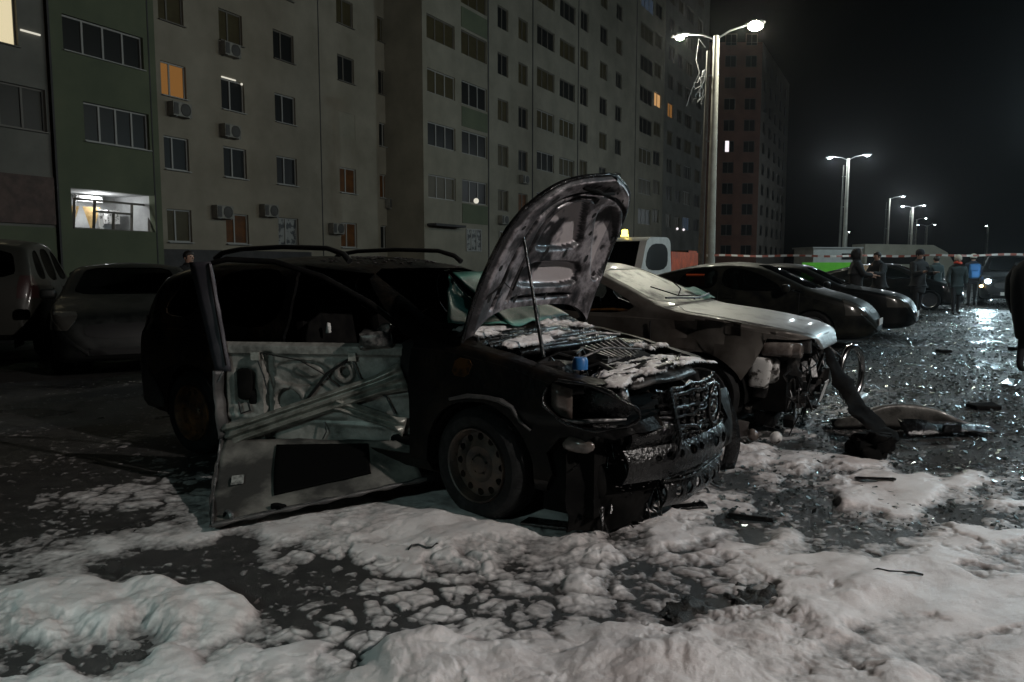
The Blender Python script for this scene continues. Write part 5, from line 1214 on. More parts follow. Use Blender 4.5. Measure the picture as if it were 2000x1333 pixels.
# orange reflection on the wing, put into the colour of a thin patch
q = keep(B.shell(.003, -.004), [(chaikin([(1.16, .80), (1.19, .90), (1.31, .885), (1.27, .79)], 1), 'y', -1.2, -.4)])
M['glint_trim'] = pbr("glint_trim_brown", (.11, .05, .015), .3, .4, (.02, .012, .008), 14, 6, .45, .6)
link("painted_reflection", sharpen(q, 30), M['glint_trim'], car)

# ---- foam lying in the engine bay and on the nose
def blobs(name, parent, pts, label=None, flat=.5):
    mb_ = MB()
    for (x, y, z, r) in pts: mb_.ball((x, y, z), r, 9, 6, (random.uniform(.9, 1.6), random.uniform(.9, 1.6), flat * random.uniform(.7, 1.2)))
    me = mb_.mesh(name, 180); rough_up(me, .012, 16, 2); o = link(name, me, M['foam'], parent); o['kind'] = 'stuff'; return o
def foam_sheet(name, x0, x1, y0, y1, zf, seed, sx, sy, thr, hgt, nx=110, ny=210, lift=.0):
    X, Y = np.meshgrid(np.linspace(x0, x1, nx), np.linspace(y0, y1, ny), indexing='ij'); n = fbm(X * sx, Y * sy, seed, 5); l = fbm(X * 45, Y * 38, seed + 9, 3)
    ed = np.minimum(np.minimum(X - x0, x1 - X) / .05, np.minimum(Y - y0, y1 - Y) / .05); t = n - thr + (l - .5) * .16 - .3 * np.clip(1 - ed, 0, 1)
    h = np.where(t > 0, .003 + hgt * sstep(0, .22, t) * (.55 + .7 * fbm(X * 22, Y * 18, seed + 3, 3)), t * .2)
    Z = np.vectorize(zf)(X, Y) + h + lift; idx = np.arange(nx * ny).reshape(nx, ny); kp = t > -.03
    k = kp[:-1, :-1] & kp[1:, :-1] & kp[1:, 1:] & kp[:-1, 1:]; q = np.stack([idx[:-1, :-1], idx[1:, :-1], idx[1:, 1:], idx[:-1, 1:]], -1)[k]
    us = np.unique(q); rm = np.full(nx * ny, -1); rm[us] = np.arange(len(us)); co = np.stack([X, Y, Z], -1).reshape(-1, 3)[us]
    me = bpy.data.meshes.new(name); me.from_pydata(co.tolist(), [], rm[q].tolist()); me.polygons.foreach_set('use_smooth', np.ones(len(q), bool))
    at = me.attributes.new('film', 'FLOAT', 'POINT'); at.data.foreach_set('value', np.clip(t.reshape(-1)[us] / .12, 0, 1).astype(np.float32)); me.update()
    o = link(name, me, M['foam'], car); o['kind'] = 'stuff'; return o
random.seed(31)
b = MB(); b.grid([[(1.03 + .05 * i, -.66 + 1.3 * j / 20, .985 - .02 * i + .012 * math.sin(i * 2.1 + j * .4)) for j in range(21)] for i in range(9)]); me = b.mesh("cowl_cover", 60); rough_up(me, .02, 9, 6); link("cowl_cover", me, M['char_gloss'], car)
foam_sheet("bay_foam", 1.00, 1.46, -.66, .62, lambda x, y: 1.012 - .20 * max(0, x - 1.05), 131, 13, 3.2, .41, .022, lift=.008)
foam_sheet("bay_foam", .98, 1.16, -.66, -.10, lambda x, y: 1.015 - .25 * (x - .98), 141, 6, 5, .33, .035, 50, 90, lift=.006)
foam_sheet("bay_foam", .98, 1.14, .15, .64, lambda x, y: 1.02 - .25 * (x - .98), 151, 6, 5, .36, .04, 50, 90, lift=.006)
foam_sheet("nose_foam", 1.72, 2.14, -.66, .70, lambda x, y: .835 - .06 * (y / .7) ** 2 - .15 * max(0, x - 2.02), 161, 16, 5, .43, .014, 90, 200, lift=.006)
foam_sheet("bay_foam", 1.5, 1.85, .30, .70, lambda x, y: .885 - .05 * (x - 1.5), 171, 8, 6, .5, .02, 60, 70)
P = []
for k in range(110):
    y = random.uniform(-.44, .44); z = random.uniform(.40, .72); P.append((nose(y, .0 - .3 * max(0, z - .62)), y, z, random.uniform(.003, .009)))
for k in range(70): P.append((1.80 + .34 * random.random(), -.76 + .10 * random.random(), .590 + .006 * random.random(), random.uniform(.004, .012)))
for k in range(260):
    y = random.uniform(-.7, .6); P.append((nose(y, .045), y, random.choice((.30, .47, .28, .42, .52)) + random.uniform(-.03, .03), random.uniform(.002, .006)))
blobs("nose_foam", car, P, flat=.35)
# wet slats, clips and char flakes heaped over the front panel
random.seed(52); b = MB()
for k in range(60):
    y = random.uniform(-.6, .6); x = 2.04 - .34 * (abs(y) / .7) ** 2.4 + random.uniform(-.12, .08); z = .84 - .05 * (y / .7) ** 2 - .2 * max(0, x - 2.03); a = random.uniform(-.5, .5); L_ = random.uniform(.04, .16)
    b.bar((x - L_ / 2 * math.sin(a), y - L_ / 2 * math.cos(a), z), (x + L_ / 2 * math.sin(a), y + L_ / 2 * math.cos(a), z + random.uniform(-.02, .02)), random.uniform(.008, .03), random.uniform(.006, .02))
b.build("melted_clips", M['char_gloss'], car)
pts = [(x, -(B.wid(x) + .004 - .02 * max(0, (z - .72) / .1)), z) for (x, z) in grow(hl_r, .004)]
b = MB(); b.tube(pts[3:] + pts[:2], [.009 + .004 * math.sin(q * 1.7) for q in range(len(pts) - 1)], 6); me = b.mesh('headlight_bezel', 60); rough_up(me, .016, 9, 3); link('headlight_bezel', me, M['char_gloss'], car)
# ---- front door of the burnt car: inner panel left standing, outer skin peeled down onto the foam
DH = Vector((-.61, 4.62, 0)); DD = Vector((-.992, .127, 0)); DN = Vector((-.127, -.992, 0))
def dp(u, z, o=0): p = DH + DD * u + DN * o; return to_local(p.x, p.y, z)
def build_inner():
    from mathutils import noise as nz
    nu, nz_ = 130, 74; vs = []; fs = []; mi = []; hol = {}
    def ell(u, z, cu, cz, ru, rz): return math.hypot((u - cu) / ru, (z - cz) / rz)
    for j in range(nz_ + 1):
        z = .315 + .61 * j / nz_
        for i in range(nu + 1):
            u = 1.19 * i / nu; o = 0
            o += .018 * sm(.845, .86, z) * (1 - sm(.905, .92, z))                        # belt rail
            o -= .020 * (1 - sm(.92, 1.0, ell(u, z, .70, .735, .20, .085)))              # upper recess
            o += .016 * (1 - sm(.75, 1.0, ell(u, z, .66, .75, .10, .045)))
            e1 = ell(u, z, .42, .745, .062, .062); o += .022 * (1 - sm(.95, 1.15, e1)) - .05 * (1 - sm(.5, .62, e1))
            e2 = ell(u, z, .79, .545, .095, .10); o += .014 * (1 - sm(1.15, 1.35, e2)) - .07 * (1 - sm(.85, .98, e2))
            o += .022 * sm(.40, .44, u) * (1 - sm(.60, .64, u)) * sm(.44, .47, z) * (1 - sm(.535, .56, z))
            o -= .05 * sm(.875, .89, u) * (1 - sm(.935, .95, u)) * (1 - sm(.86, .87, z))
            o -= .03 * sm(.99, 1.01, u) * (1 - sm(1.12, 1.14, u)) * sm(.52, .56, z) * (1 - sm(.72, .78, z))
            o += .008 * math.exp(-((z - .40 - .05 * u) / .012) ** 2) + .008 * math.exp(-((z - .62 + .1 * u) / .012) ** 2) * (u < .6)
            o += .003 * nz.noise(Vector((u * 6, z * 6, 2))) + .002 * nz.noise(Vector((u * 25, z * 25, 5)))
            vs.append(dp(u, z, o)); dark = (e1 < .5) or (e2 < .92) or (.885 < u < .94 and z < .86) or (u > 1.165) or (1.0 < u < 1.13 and .54 < z < .76 and nz.noise(Vector((u * 14, z * 14, 9))) > -.25) or (.26 < u < .33 and z < .47)
            hol[j, i] = dark
    w = nu + 1
    for j in range(nz_):
        for i in range(nu): fs.append((j * w + i, j * w + i + 1, (j + 1) * w + i + 1, (j + 1) * w + i)); mi.append(1 if hol[j, i] else 0)  # hole and slot faces coloured dark in place of deep shade
    me = bpy.data.meshes.new("front_door"); me.from_pydata(vs, [], fs); me.polygons.foreach_set('material_index', mi); me.update(); return sharpen(me, 50)
fd = link("front_door", build_inner(), [M['ash_metal'], M['soot']], car); fd.modifiers.new("t", 'SOLIDIFY').thickness = .004
fd['label'] = "peeled front door showing its pale inner panel and braces"
def ribbed(name, a, b_, w, mat, ribs=3, o=.055):
    (u0, z0), (u1, z1) = a, b_; L = math.hypot(u1 - u0, z1 - z0); tx, tz = (u1 - u0) / L, (z1 - z0) / L; n = 30; P = []
    for i in range(n + 1):
        t = i / n; wd = w * (1 + .45 * max(0, (t - .86) / .14) + .30 * max(0, (.10 - t) / .10)); row = []
        for k in range(8 * ribs + 5):
            s = -.5 + k / (8 * ribs + 4); h = .5 - .5 * math.cos(2 * math.pi * (s + .5) * ribs); h *= 1 - max(0, (t - .93) / .07)
            row.append(dp(u0 + tx * L * t - tz * wd * s, z0 + tz * L * t + tx * wd * s, o + .030 * h))
        P.append(row)
    mb_ = MB(); mb_.grid(P); ob = mb_.build(name, mat, fd, 40); ob.modifiers.new("t", 'SOLIDIFY').thickness = .003; return ob
ribbed("side_beam", (1.17, .335), (.03, .735), .125, M['beam'], 3, .06)
ribbed("lower_brace", (.47, .56), (.03, .425), .085, M['beam'], 2, .055)
b = MB()
for (u, z, w_, h_) in ((.98, .84, .05, .05), (.36, .845, .045, .05)): b.box(dp(u, z, .03), (w_, .03, h_), Matrix.Rotation(R(-BY), 3, 'Z'))
b.build("bracket", M['beam'], fd)
b = MB()
b.tube([dp(.97, .82, .03), dp(.93, .72, .035), dp(.90, .6, .035)], .005, 5); b.tube([dp(.38, .83, .03), dp(.52, .74, .035), dp(.60, .64, .035), dp(.72, .50, .03), dp(.80, .40, .03)], .010, 6)
b.tube([dp(.95, .86, .02), dp(.7, .82, .03), dp(.55, .74, .03), dp(.40, .62, .03)], .004, 5); b.tube([dp(.36, .83, .03), dp(.32, .72, .03), dp(.15, .60, .03), dp(.10, .50, .03)], .006, 5)
b.tube([dp(.55, .44, .03), dp(.53, .38, .045), dp(.56, .33, .03)], .004, 5); b.tube([dp(1.04, .55, .03), dp(1.02, .50, .04), dp(1.08, .48, .04), dp(1.10, .55, .03)], .007, 5)
b.build("cable", M['hose'], fd, 60)
me = join_meshes([rounded_box((0, 0, 0), (.10, .06, .20), .03), rounded_box((.05, .02, -.10), (.07, .05, .12), .02)], "window_motor"); rough_up(me, .02, 14, 3)
o = link("window_motor", me, M['soot'], fd); o.location = dp(1.06, .66, .01); o.rotation_euler = (0, 0, R(-BY))
me = join_meshes([rounded_box((0, 0, 0), (.17, .10, .07), .02), rounded_box((-.06, .01, -.04), (.10, .05, .03), .01), rounded_box((.05, .0, .05), (.07, .09, .05), .02)], "mirror"); rough_up(me, .045, 13, 6)
M['melt'] = pbr("melted_plastic_foil", (.22, .21, .20), .3, .5, (.03, .03, .03), 16, 6, .42, .6, .4, 60)
o = link("mirror", sharpen(me, 70), M['melt'], fd); o.location = dp(.20, .955, .05); o.rotation_euler = (0, 0, R(-BY))
# outer skin, its inside facing up and outwards
def skin_pt(u, v, o=0):
    """u 0 front..1 rear, v 0 at the fold..1 on the ground"""
    tf, tr = Vector((-.60, 4.60, .335)), Vector((-1.80, 4.72, .315)); bf, br = Vector((-.50, 4.40, .13)), Vector((-1.55, 3.86, .035))
    p = tf.lerp(tr, u).lerp(bf.lerp(br, u), v); b_ = math.sin(math.pi * v)
    return to_local(p.x + DN.x * (.05 * b_ + o), p.y + DN.y * (.05 * b_ + o) - .03 * b_ * u, p.z - .05 * b_ * (.4 + u) + .02 * max(0, v - .93) / .07 + o * .8)
mb_ = MB(); mb_.grid([[skin_pt(i / 40, j / 24) for j in range(25)] for i in range(41)]); me = mb_.mesh("outer_skin", 60); rough_up(me, .010, 5, 4); rough_up(me, .004, 22, 5)
o = link("outer_skin", me, M['skin'], fd); o.modifiers.new("t", 'SOLIDIFY').thickness = .004
mb_ = MB(); mb_.grid([[skin_pt(.235 + .475 * i / 20 , .06 + (.46 + .10 * (i / 20)) * j / 12, .014) for j in range(13)] for i in range(21)]); o = mb_.build("damping_mat", M['mat_black'], fd, 60); o.modifiers.new("t", 'SOLIDIFY').thickness = .005
mb_ = MB(); mb_.grid([[skin_pt(.855 + .06 * i / 3, .33 + .09 * j / 3, .014) for j in range(4)] for i in range(4)]); mb_.build("paper_tag", M['white_tag'], fd, 60)
b = MB(); b.box(skin_pt(.862, .36, .018), (.012, .012, .012)); me = rounded_box(skin_pt(.70, .86, .02), (.09, .05, .04), .015); rough_up(me, .02, 14, 2); link("latch", me, M['soot'], fd)
b = MB(); c_ = skin_pt(.93, .86, .02); b.lathe([(.03, 0), (.04, .01), (.04, .02), (.025, .03), (0, .03)], c_, 'y', 14); b.build("fixing", M['alu'], fd, 40)
b = MB()      # torn hem along the bottom and the rear flange
b.tube([skin_pt(i / 24, 1.0, .006) for i in range(25)], [.012 + .006 * math.sin(i * 1.7) for i in range(25)], 6); b.tube([skin_pt(i / 24, .90, .012) for i in range(25)], .008, 6)
b.build("lower_hem", M['ash_dark'], fd, 60)
P = []
for i in range(31):
    v = i / 30; c0 = skin_pt(1.0, v); nrm = dp(0, 0, .05) - dp(0, 0, 0); P.append([c0 + nrm * (-.9 + .9 * k / 2) + Vector((0, 0, .004 * k)) for k in range(4)])
mb_ = MB(); mb_.grid(P); Q = []
for i in range(17):
    z = .32 + .43 * i / 16; Q.append([dp(1.185 + .012 * math.sin(z * 12) + .014 * k, z, .03 + .02 * k) for k in range(4)])
mb_.grid(Q); me = mb_.mesh("rear_flange", 60); rough_up(me, .012, 12, 8); o = link("rear_flange", me, M['ash_dark'], fd); o.modifiers.new("t", 'SOLIDIFY').thickness = .006
b = MB(); b.tube([dp(1.19, .74, .04), dp(1.20, .69, .07), dp(1.235, .66, .06), dp(1.245, .61, .06), dp(1.215, .58, .05), dp(1.21, .45, .06), dp(1.215, .33, .05), skin_pt(1, .5), skin_pt(1, 1)], .007, 6); b.build("torn_edge", M['alu'], fd, 60)
# window frame of the door leaning out at the rear
P = []
for i in range(19):
    t_ = i / 18; z = .74 + .68 * t_; u0 = 1.185 + .10 * t_; wd = .10 + .045 * t_; P.append([dp(u0 - .045 + wd * k / 3, z, .03 + .006 * math.sin(k)) for k in range(4)])
mb_ = MB(); mb_.grid(P); me = mb_.mesh("window_frame", 60); rough_up(me, .006, 9, 3); o = link("window_frame", me, M['pillar'], fd); o.modifiers.new("t", 'SOLIDIFY').thickness = .012
b = MB(); b.tube([dp(1.25, 1.41, .03), dp(1.15, 1.435, .02), dp(.85, 1.42, 0), dp(.55, 1.33, 0), dp(.25, 1.17, 0), dp(.02, .99, 0)], [.016, .018, .018, .018, .018, .02], 7); b.tube([dp(1.255, 1.41, .05), dp(1.21, 1.1, .055), dp(1.165, .78, .05)], .005, 5)
b.build("top_rail", M['soot'], fd, 60)

# ------------------------------------------------------------------ silver car with the wrecked front
S_O, S_Y = (.888, 7.84), -31.5
sv = thing("damaged_car", "silver car with a wrecked front end, crumpled wing and frosted broken windscreen", "damaged car", (S_O[0], S_O[1], 0), R(S_Y))
sB = Body(top=[(-2.3, .62), (-2.26, .88), (-2.15, 1.0), (-1.8, 1.06), (-1.45, 1.18), (-.9, 1.38), (-.35, 1.435), (.1, 1.425), (.5, 1.29), (.95, 1.09), (1.12, 1.03), (1.5, .975), (1.9, .91), (2.1, .86), (2.19, .80), (2.22, .72)],
          belt=[(-2.3, .55), (-2.1, .90), (-1.2, .95), (.6, .94), (1.2, .93), (1.6, .885), (1.9, .83), (2.1, .78), (2.19, .74), (2.22, .68)],
          bottom=[(-2.3, .34), (-2.0, .22), (0, .18), (1.9, .2), (2.22, .3)],
          width=[(-2.3, .58), (-2.2, .72), (-1.9, .82), (-1, .87), (.8, .875), (1.5, .87), (1.85, .82), (2.05, .74), (2.16, .62), (2.22, .42)], tum=.30)
ssh = sB.shell(0, -.02)
s_hood = chaikin([(1.02, -.70), (1.10, 0), (1.02, .70), (1.6, .73), (1.95, .66), (2.15, .50), (2.3, .2), (2.3, -.2), (2.15, -.50), (1.95, -.66), (1.6, -.73)], 1)
s_ws = chaikin([(-.67, 1.06), (.67, 1.06), (.55, 1.36), (-.55, 1.36)], 2, .12); s_rw = chaikin([(-.6, 1.08), (.6, 1.08), (.5, 1.34), (-.5, 1.34)], 2, .15)
s_wf = chaikin([(.88, .98), (.26, 1.30), (-.18, 1.345), (-.20, .97)], 2); s_wr = chaikin([(-.28, .97), (-.26, 1.345), (-.75, 1.30), (-1.15, 1.12), (-1.18, 1.0)], 2)
hood_pl = [(p, 'z', .70, 1.3) for p in (s_hood,)]
hood_me = keep(sB.shell(.004, -.012), hood_pl)
ssh = cut(ssh, hood_pl + [(s_wf, 'y', -1.3, 1.3), (s_wr, 'y', -1.3, 1.3)])
ssh = cut(ssh, [(s_ws, 'x', .1, 1.5), (s_rw, 'x', -1.8, -.6)])
ssh = cut(ssh, [([(1.74, .1), (1.66, .45), (1.80, .66), (1.86, .79), (2.6, .79), (2.6, .1)], 'y', -1.3, 1.3)])
ssh = arch_cut(ssh, (-1.35, 1.35), .37, .315)
for v in ssh.vertices:      # crumpled near wing
    if v.co.y < -.4 and v.co.x > .85 and v.co.z < .93:
        from mathutils import noise as nz
        k = sm(.85, 1.2, v.co.x); f = nz.noise(Vector((v.co.x * 3.1, v.co.z * 4.2, 1.5))); g_ = abs(nz.noise(Vector((v.co.x * 5.0 + 3, v.co.z * 5.0, 7.5))))
        v.co.y += k * (.05 * f + .10 * max(0, g_ - .12) + .05 * abs(nz.noise(Vector((v.co.x * 11, v.co.z * 9, 2.5))))) ; v.co.z += k * .03 * f
link("body", sharpen(ssh, 22), [M['silver_dirty']], sv)
link("bonnet", sharpen(hood_me, 40), M['silver'], sv)
b = MB(); b.tube([(2.18 - .5 * (abs(y) / .66) ** 3.2 * .55, y, .80 - .02 * abs(y)) for y in np.linspace(-.6, .6, 17)], .014, 6); b.build("bonnet_edge", M['trim'], sv, 60)
# windscreen, frosted and crazed, with its lower corner slumped
thin = keep(sB.shell(-.004, -.010), [(grow(s_ws, -.004), 'x', .1, 1.5)])
scr = link("windscreen", sharpen(thin, 40), M['frost'], sv)
b = MB()
for (pts) in ([(.93, -.30, 1.108), (.83, .05, 1.16), (.70, .2, 1.22), (.58, .34, 1.265)], [(.93, -.30, 1.108), (.98, .2, 1.095)], [(.72, -.46, 1.19), (.93, -.30, 1.108)]):
    b.tube([Vector(p) + Vector((.012, 0, .012)) for p in pts], .006, 5)
b.build("cracks", M['soot'], sv, 60)
b = MB(); b.grid([[Vector((.78 + .22 * j / 4, .30 + .36 * i / 8, 1.155 - .105 * j / 4 + .018)) for j in range(5)] for i in range(9)]); me = b.mesh("slumped_glass", 50); rough_up(me, .010, 8, 3); link("slumped_glass", me, M['crazed'], sv)
for s in (-1, 1):
    b = MB(); b.tube([(1.02, s * -.08, 1.085), (1.00, s * .3, 1.10), (.94, s * .62, 1.11)], .010, 6); b.build("wiper", M['trim'], sv, 60)
me = keep(sB.shell(-.008, -.013), [(grow(s_rw, -.004), 'x', -1.8, -.6)]); link("rear_window", sharpen(me, 30), M['glass'], sv)
side_pane(sB, grow(s_wr, -.004), 1, 'glass', sv); side_pane(sB, grow(s_wf, -.004), 1, 'glass', sv); side_pane(sB, grow(s_wr, -.004), -1, 'glass', sv)
b = MB(); b.box((.90, -.885, .66), (.008, .012, .52)); b.build("door_seam", M['trim'], sv)
b = MB(); b.tube([(.93, -.84, .60), (.93, -.84, .88)], .004, 5); b.build("wing_edge", M['chrome'], sv, 60)
interior(sv, .72, .0, -.95, .34, belt=.97)
random.seed(44); ms = []
for k in range(26): ms.append(rounded_box((random.uniform(.1, .8), random.uniform(-.72, -.5), random.uniform(.93, 1.10)), (random.uniform(.04, .14), random.uniform(.03, .08), random.uniform(.02, .08)), .012))
me = join_meshes(ms, "door_debris"); rough_up(me, .03, 9, 4); link("door_debris", me, M['crushed'], sv)
b = MB(); b.tube([(.2, -.78, .98), (.5, -.8, 1.0), (.85, -.8, .985)], .02, 6); b.tube([(.82, -.77, 1.02), (.28, -.64, 1.33)], .012, 6); b.build("door_trim", M['orange_paint'] if False else M['glint_trim'], sv, 60)
wheels(sv, (-1.35, 1.35), .83, .315, R(-4), False); liners(sv, (-1.35, 1.35), .365, .315, .87)
b = MB(); b.box((1.55, 0, .5), (.9, 1.3, .62)); me = b.mesh('engine', None, True); link("engine", me, M['soot'], sv)
# exposed front structure
random.seed(77); ms = []
for k in range(90): ms.append(rounded_box((random.uniform(1.68, 2.08), random.uniform(-.60, .66), random.uniform(.10, .76)), (random.uniform(.03, .20), random.uniform(.03, .22), random.uniform(.02, .16)), .008))
me = join_meshes(ms, "front_structure"); rough_up(me, .05, 7, 3); link("front_structure", me, M['crushed'], sv)
b = MB()
for k in range(14):
    p = Vector((random.uniform(1.85, 2.1), random.uniform(-.75, .62), random.uniform(.25, .7))); q = p + Vector((random.uniform(-.1, .15), random.uniform(-.25, .25), random.uniform(-.45, -.08))); b.tube([p, (p + q) / 2 + Vector((random.uniform(-.05, .12), random.uniform(-.06, .06), 0)), q], random.uniform(.004, .012), 5)
b.build("wiring", M['hose'], sv, 60)
b = MB()
for k in range(34):
    b = MB(); p = Vector((random.uniform(1.98, 2.16), random.uniform(-.6, .5), random.uniform(.15, .75))); b.bar(p, p + Vector((random.uniform(-.05, .05), random.uniform(-.16, .16), random.uniform(-.16, .16))), random.uniform(.006, .05), .006); b.build('bent_sheet', M['alu'], sv)
me = join_meshes([rounded_box((1.93, -.69, .715), (.26, .15, .12), .04, 4)], "headlight"); rough_up(me, .010, 8, 2); hl = link("headlight", sharpen(me, 60), M['clear_plastic'], sv)
b = MB(); b.lathe([(0, .10), (.050, .10), (.062, .09), (.066, 0), (.058, .0), (.052, .085), (0, .088)], (2.02, -.68, .71), 'x', 22); me = b.mesh("projector", 40); link("projector", me, M['clear_plastic'], hl)
me = join_meshes([rounded_box((1.80, -.70, .50), (.16, .16, .28), .04, 3), rounded_box((1.87, -.64, .53), (.13, .12, .22), .04, 3)], "washer_tank"); rough_up(me, .045, 6, 11); link("washer_tank", me, M['white_plastic'], sv)
me = rounded_box((2.02, .10, .60), (.20, .26, .16), .05, 3); rough_up(me, .03, 7, 3); link("horn_cover", me, M['ash_dark'], sv)
b = MB(); b.grid([[(2.10 + .02 * j, .22 + .20 * i / 3, .14 + .20 * j / 3) for j in range(4)] for i in range(4)]); o = b.build("white_panel", M['white_plastic'], sv); o.modifiers.new("t", 'SOLIDIFY').thickness = .01
b = MB(); b.tube([(1.78, -.62, .80), (1.98, -.55, .80), (2.10, -.30, .76), (2.16, -.12, .68)], .010, 6); b.tube([(2.12, .02, .80), (2.20, .22, .64), (2.27, .30, .56)], .013, 6); b.build("stay", M['alu'], sv, 60)
# grille surround hanging loose at the far side
b = MB(); n = 32; ring = []
for k in range(n + 1):
    a = 2 * math.pi * k / n; ring.append((2.36 + .07 * math.cos(a), .30 + .16 * math.cos(a) + .03 * math.sin(a), .43 + .235 * math.sin(a)))
b.tube(ring, .030, 8); b.build("grille_surround", M['chrome'], sv, 60)
me = join_meshes([rounded_box((2.42, .28, .20), (.16, .34, .10), .04, 3)], "bumper_corner"); rough_up(me, .02, 6, 4); link("bumper_corner", sharpen(me, 60), M['silver'], sv)
# bumper beam sagging from the front down to the ground
g0 = lambda X, Y, Z: Vector(((X - S_O[0]) * math.cos(R(S_Y)) + (Y - S_O[1]) * math.sin(R(S_Y)), -(X - S_O[0]) * math.sin(R(S_Y)) + (Y - S_O[1]) * math.cos(R(S_Y)), Z))
pts = [g0(2.82, 6.85, .66), g0(2.80, 6.62, .52), g0(2.78, 6.35, .38), g0(2.80, 6.12, .24), g0(2.84, 5.85, .13), g0(2.82, 5.6, .08)]
P = []
for i in range(31):
    t_ = i / 30 * 5; k = min(int(t_), 4); c = pts[k].lerp(pts[k + 1], t_ - k); wd = .055 + .05 * math.sin(i / 30 * 2.6)
    P.append([c + Vector((.35, .9, .2)).normalized() * wd * 1.15 * math.cos(2 * math.pi * q / 10) + Vector((.2, -.3, 1)).normalized() * .016 * math.sin(2 * math.pi * q / 10) for q in range(11)])
b = MB(); b.grid(P); me = b.mesh("bumper_beam", 60); rough_up(me, .045, 6, 5); rough_up(me, .012, 22, 6); link('bumper_beam', me, M['soot'], sv)
# ------------------------------------------------------------------ wreckage on the ground
def debris(name, label, cat, me, mat, loc, rz=0, group="pieces of wreckage on the ground", solid=0):
    o = link(name, me, mat); o.location = loc; o.rotation_euler = (0, 0, rz); tag(o, label, cat, group)
    if solid: o.modifiers.new("t", 'SOLIDIFY').thickness = solid
    return o
M['bumper_grey'] = pbr('torn_grey_bumper', (.13, .125, .115), .35, .3, (.03, .028, .025), 4, 8, .45, .6, .3, 60, .6, coat=.2)
# torn bumper cover: grey shell with a dark inside
b = MB(); P = []
for i in range(41):
    t_ = i / 40; x = -.62 + 1.22 * t_; row = []
    for j in range(15):
        a = j / 14; r_ = .17 + .05 * math.sin(t_ * 3.0)
        row.append((x + .02 * math.sin(j), .24 * (1 - a) - .13 * math.sin(a * 3.1) - .28 * (t_ - .4) ** 2, max(.012, r_ * math.sin(math.pi * (.06 + .9 * a)) * (1 - .65 * max(0, t_ - .55) / .45) * (.55 + .45 * min(1, t_ * 3.0)))))
    P.append(row)
b.grid(P); me = b.mesh("torn_bumper", 50); rough_up(me, .03, 4, 6)
tb = thing("torn_bumper", "torn grey bumper cover lying on the wet asphalt in front of the silver car", "bumper", (3.34, 6.42, 0), R(-3), "pieces of wreckage on the ground")
o = link("cover", me, M['bumper_grey'], tb); o.modifiers.new("t", 'SOLIDIFY').thickness = .008
b = MB(); P = []
for i in range(25):
    t_ = i / 24; P.append([(-.15 + .78 * t_, -.36 - .02 * math.sin(t_ * 5) + .05 * j + .10 * t_, .03 + .035 * j - .03 * t_ * j + .02 * math.sin(t_ * 3)) for j in range(4)])
b.grid(P); b.box((.20, -.36, .10), (.13, .04, .06)); me = b.mesh("splitter", 40); rough_up(me, .015, 7, 2); o = link("splitter", me, M['char_gloss'], tb); o.modifiers.new("t", 'SOLIDIFY').thickness = .012
b = MB(); b.grid([[(-.5 + .8 * i / 10, .30 - .1 * j / 4 + .1 * math.sin(i * .5), .03 + .05 * j / 4 * math.sin(i * .3 + .3)) for j in range(5)] for i in range(11)]); me = b.mesh("foam_core", 60); rough_up(me, .02, 6, 4); o = link("foam_core", me, M['soot'], tb); o.modifiers.new("t", 'SOLIDIFY').thickness = .03
me = join_meshes([rounded_box((random.uniform(-.1, .1), random.uniform(-.08, .08), random.uniform(.03, .14)), (random.uniform(.08, .18), random.uniform(.08, .16), random.uniform(.06, .12)), .02) for _ in range(22)], "charred_lump")
rough_up(me, .05, 11, 3); rough_up(me, .015, 40, 3); debris("charred_lump", "black charred lump at the end of the fallen beam", "debris", me, M['soot'], (2.66, 5.52, 0))
b = MB(); b.ball((0, 0, .045), .045, 18, 12); b.lathe([(.046, -.004), (.05, 0), (.046, .004)], (0, 0, .045), 'y', 20); debris("lamp_ball", "small pale round lamp lying under the silver car's nose", "lamp part", b.mesh("lamp_ball", 60), M['white_plastic'], (2.05, 5.86, .02))
b = MB(); b.grid([[(.10 * i / 4, -.02 * i + .01 * j, .16 - .16 * j / 5 * (1 - .1 * i)) for j in range(6)] for i in range(5)]); b.ball((.12, -.03, .06), .045, 10, 8); me = b.mesh("broken_lamp", 40); rough_up(me, .02, 12, 3)
debris("broken_lamp", "shattered lamp housing leaning beside the silver car's front wheel", "lamp part", me, M['clear_plastic'], (1.78, 5.98, .02), R(-20))
random.seed(91); M['grit'] = pbr('wet_grit', (.012, .013, .012), .6, 0, (.05, .05, .046), 60, 6, .45, .65, .8, 160)
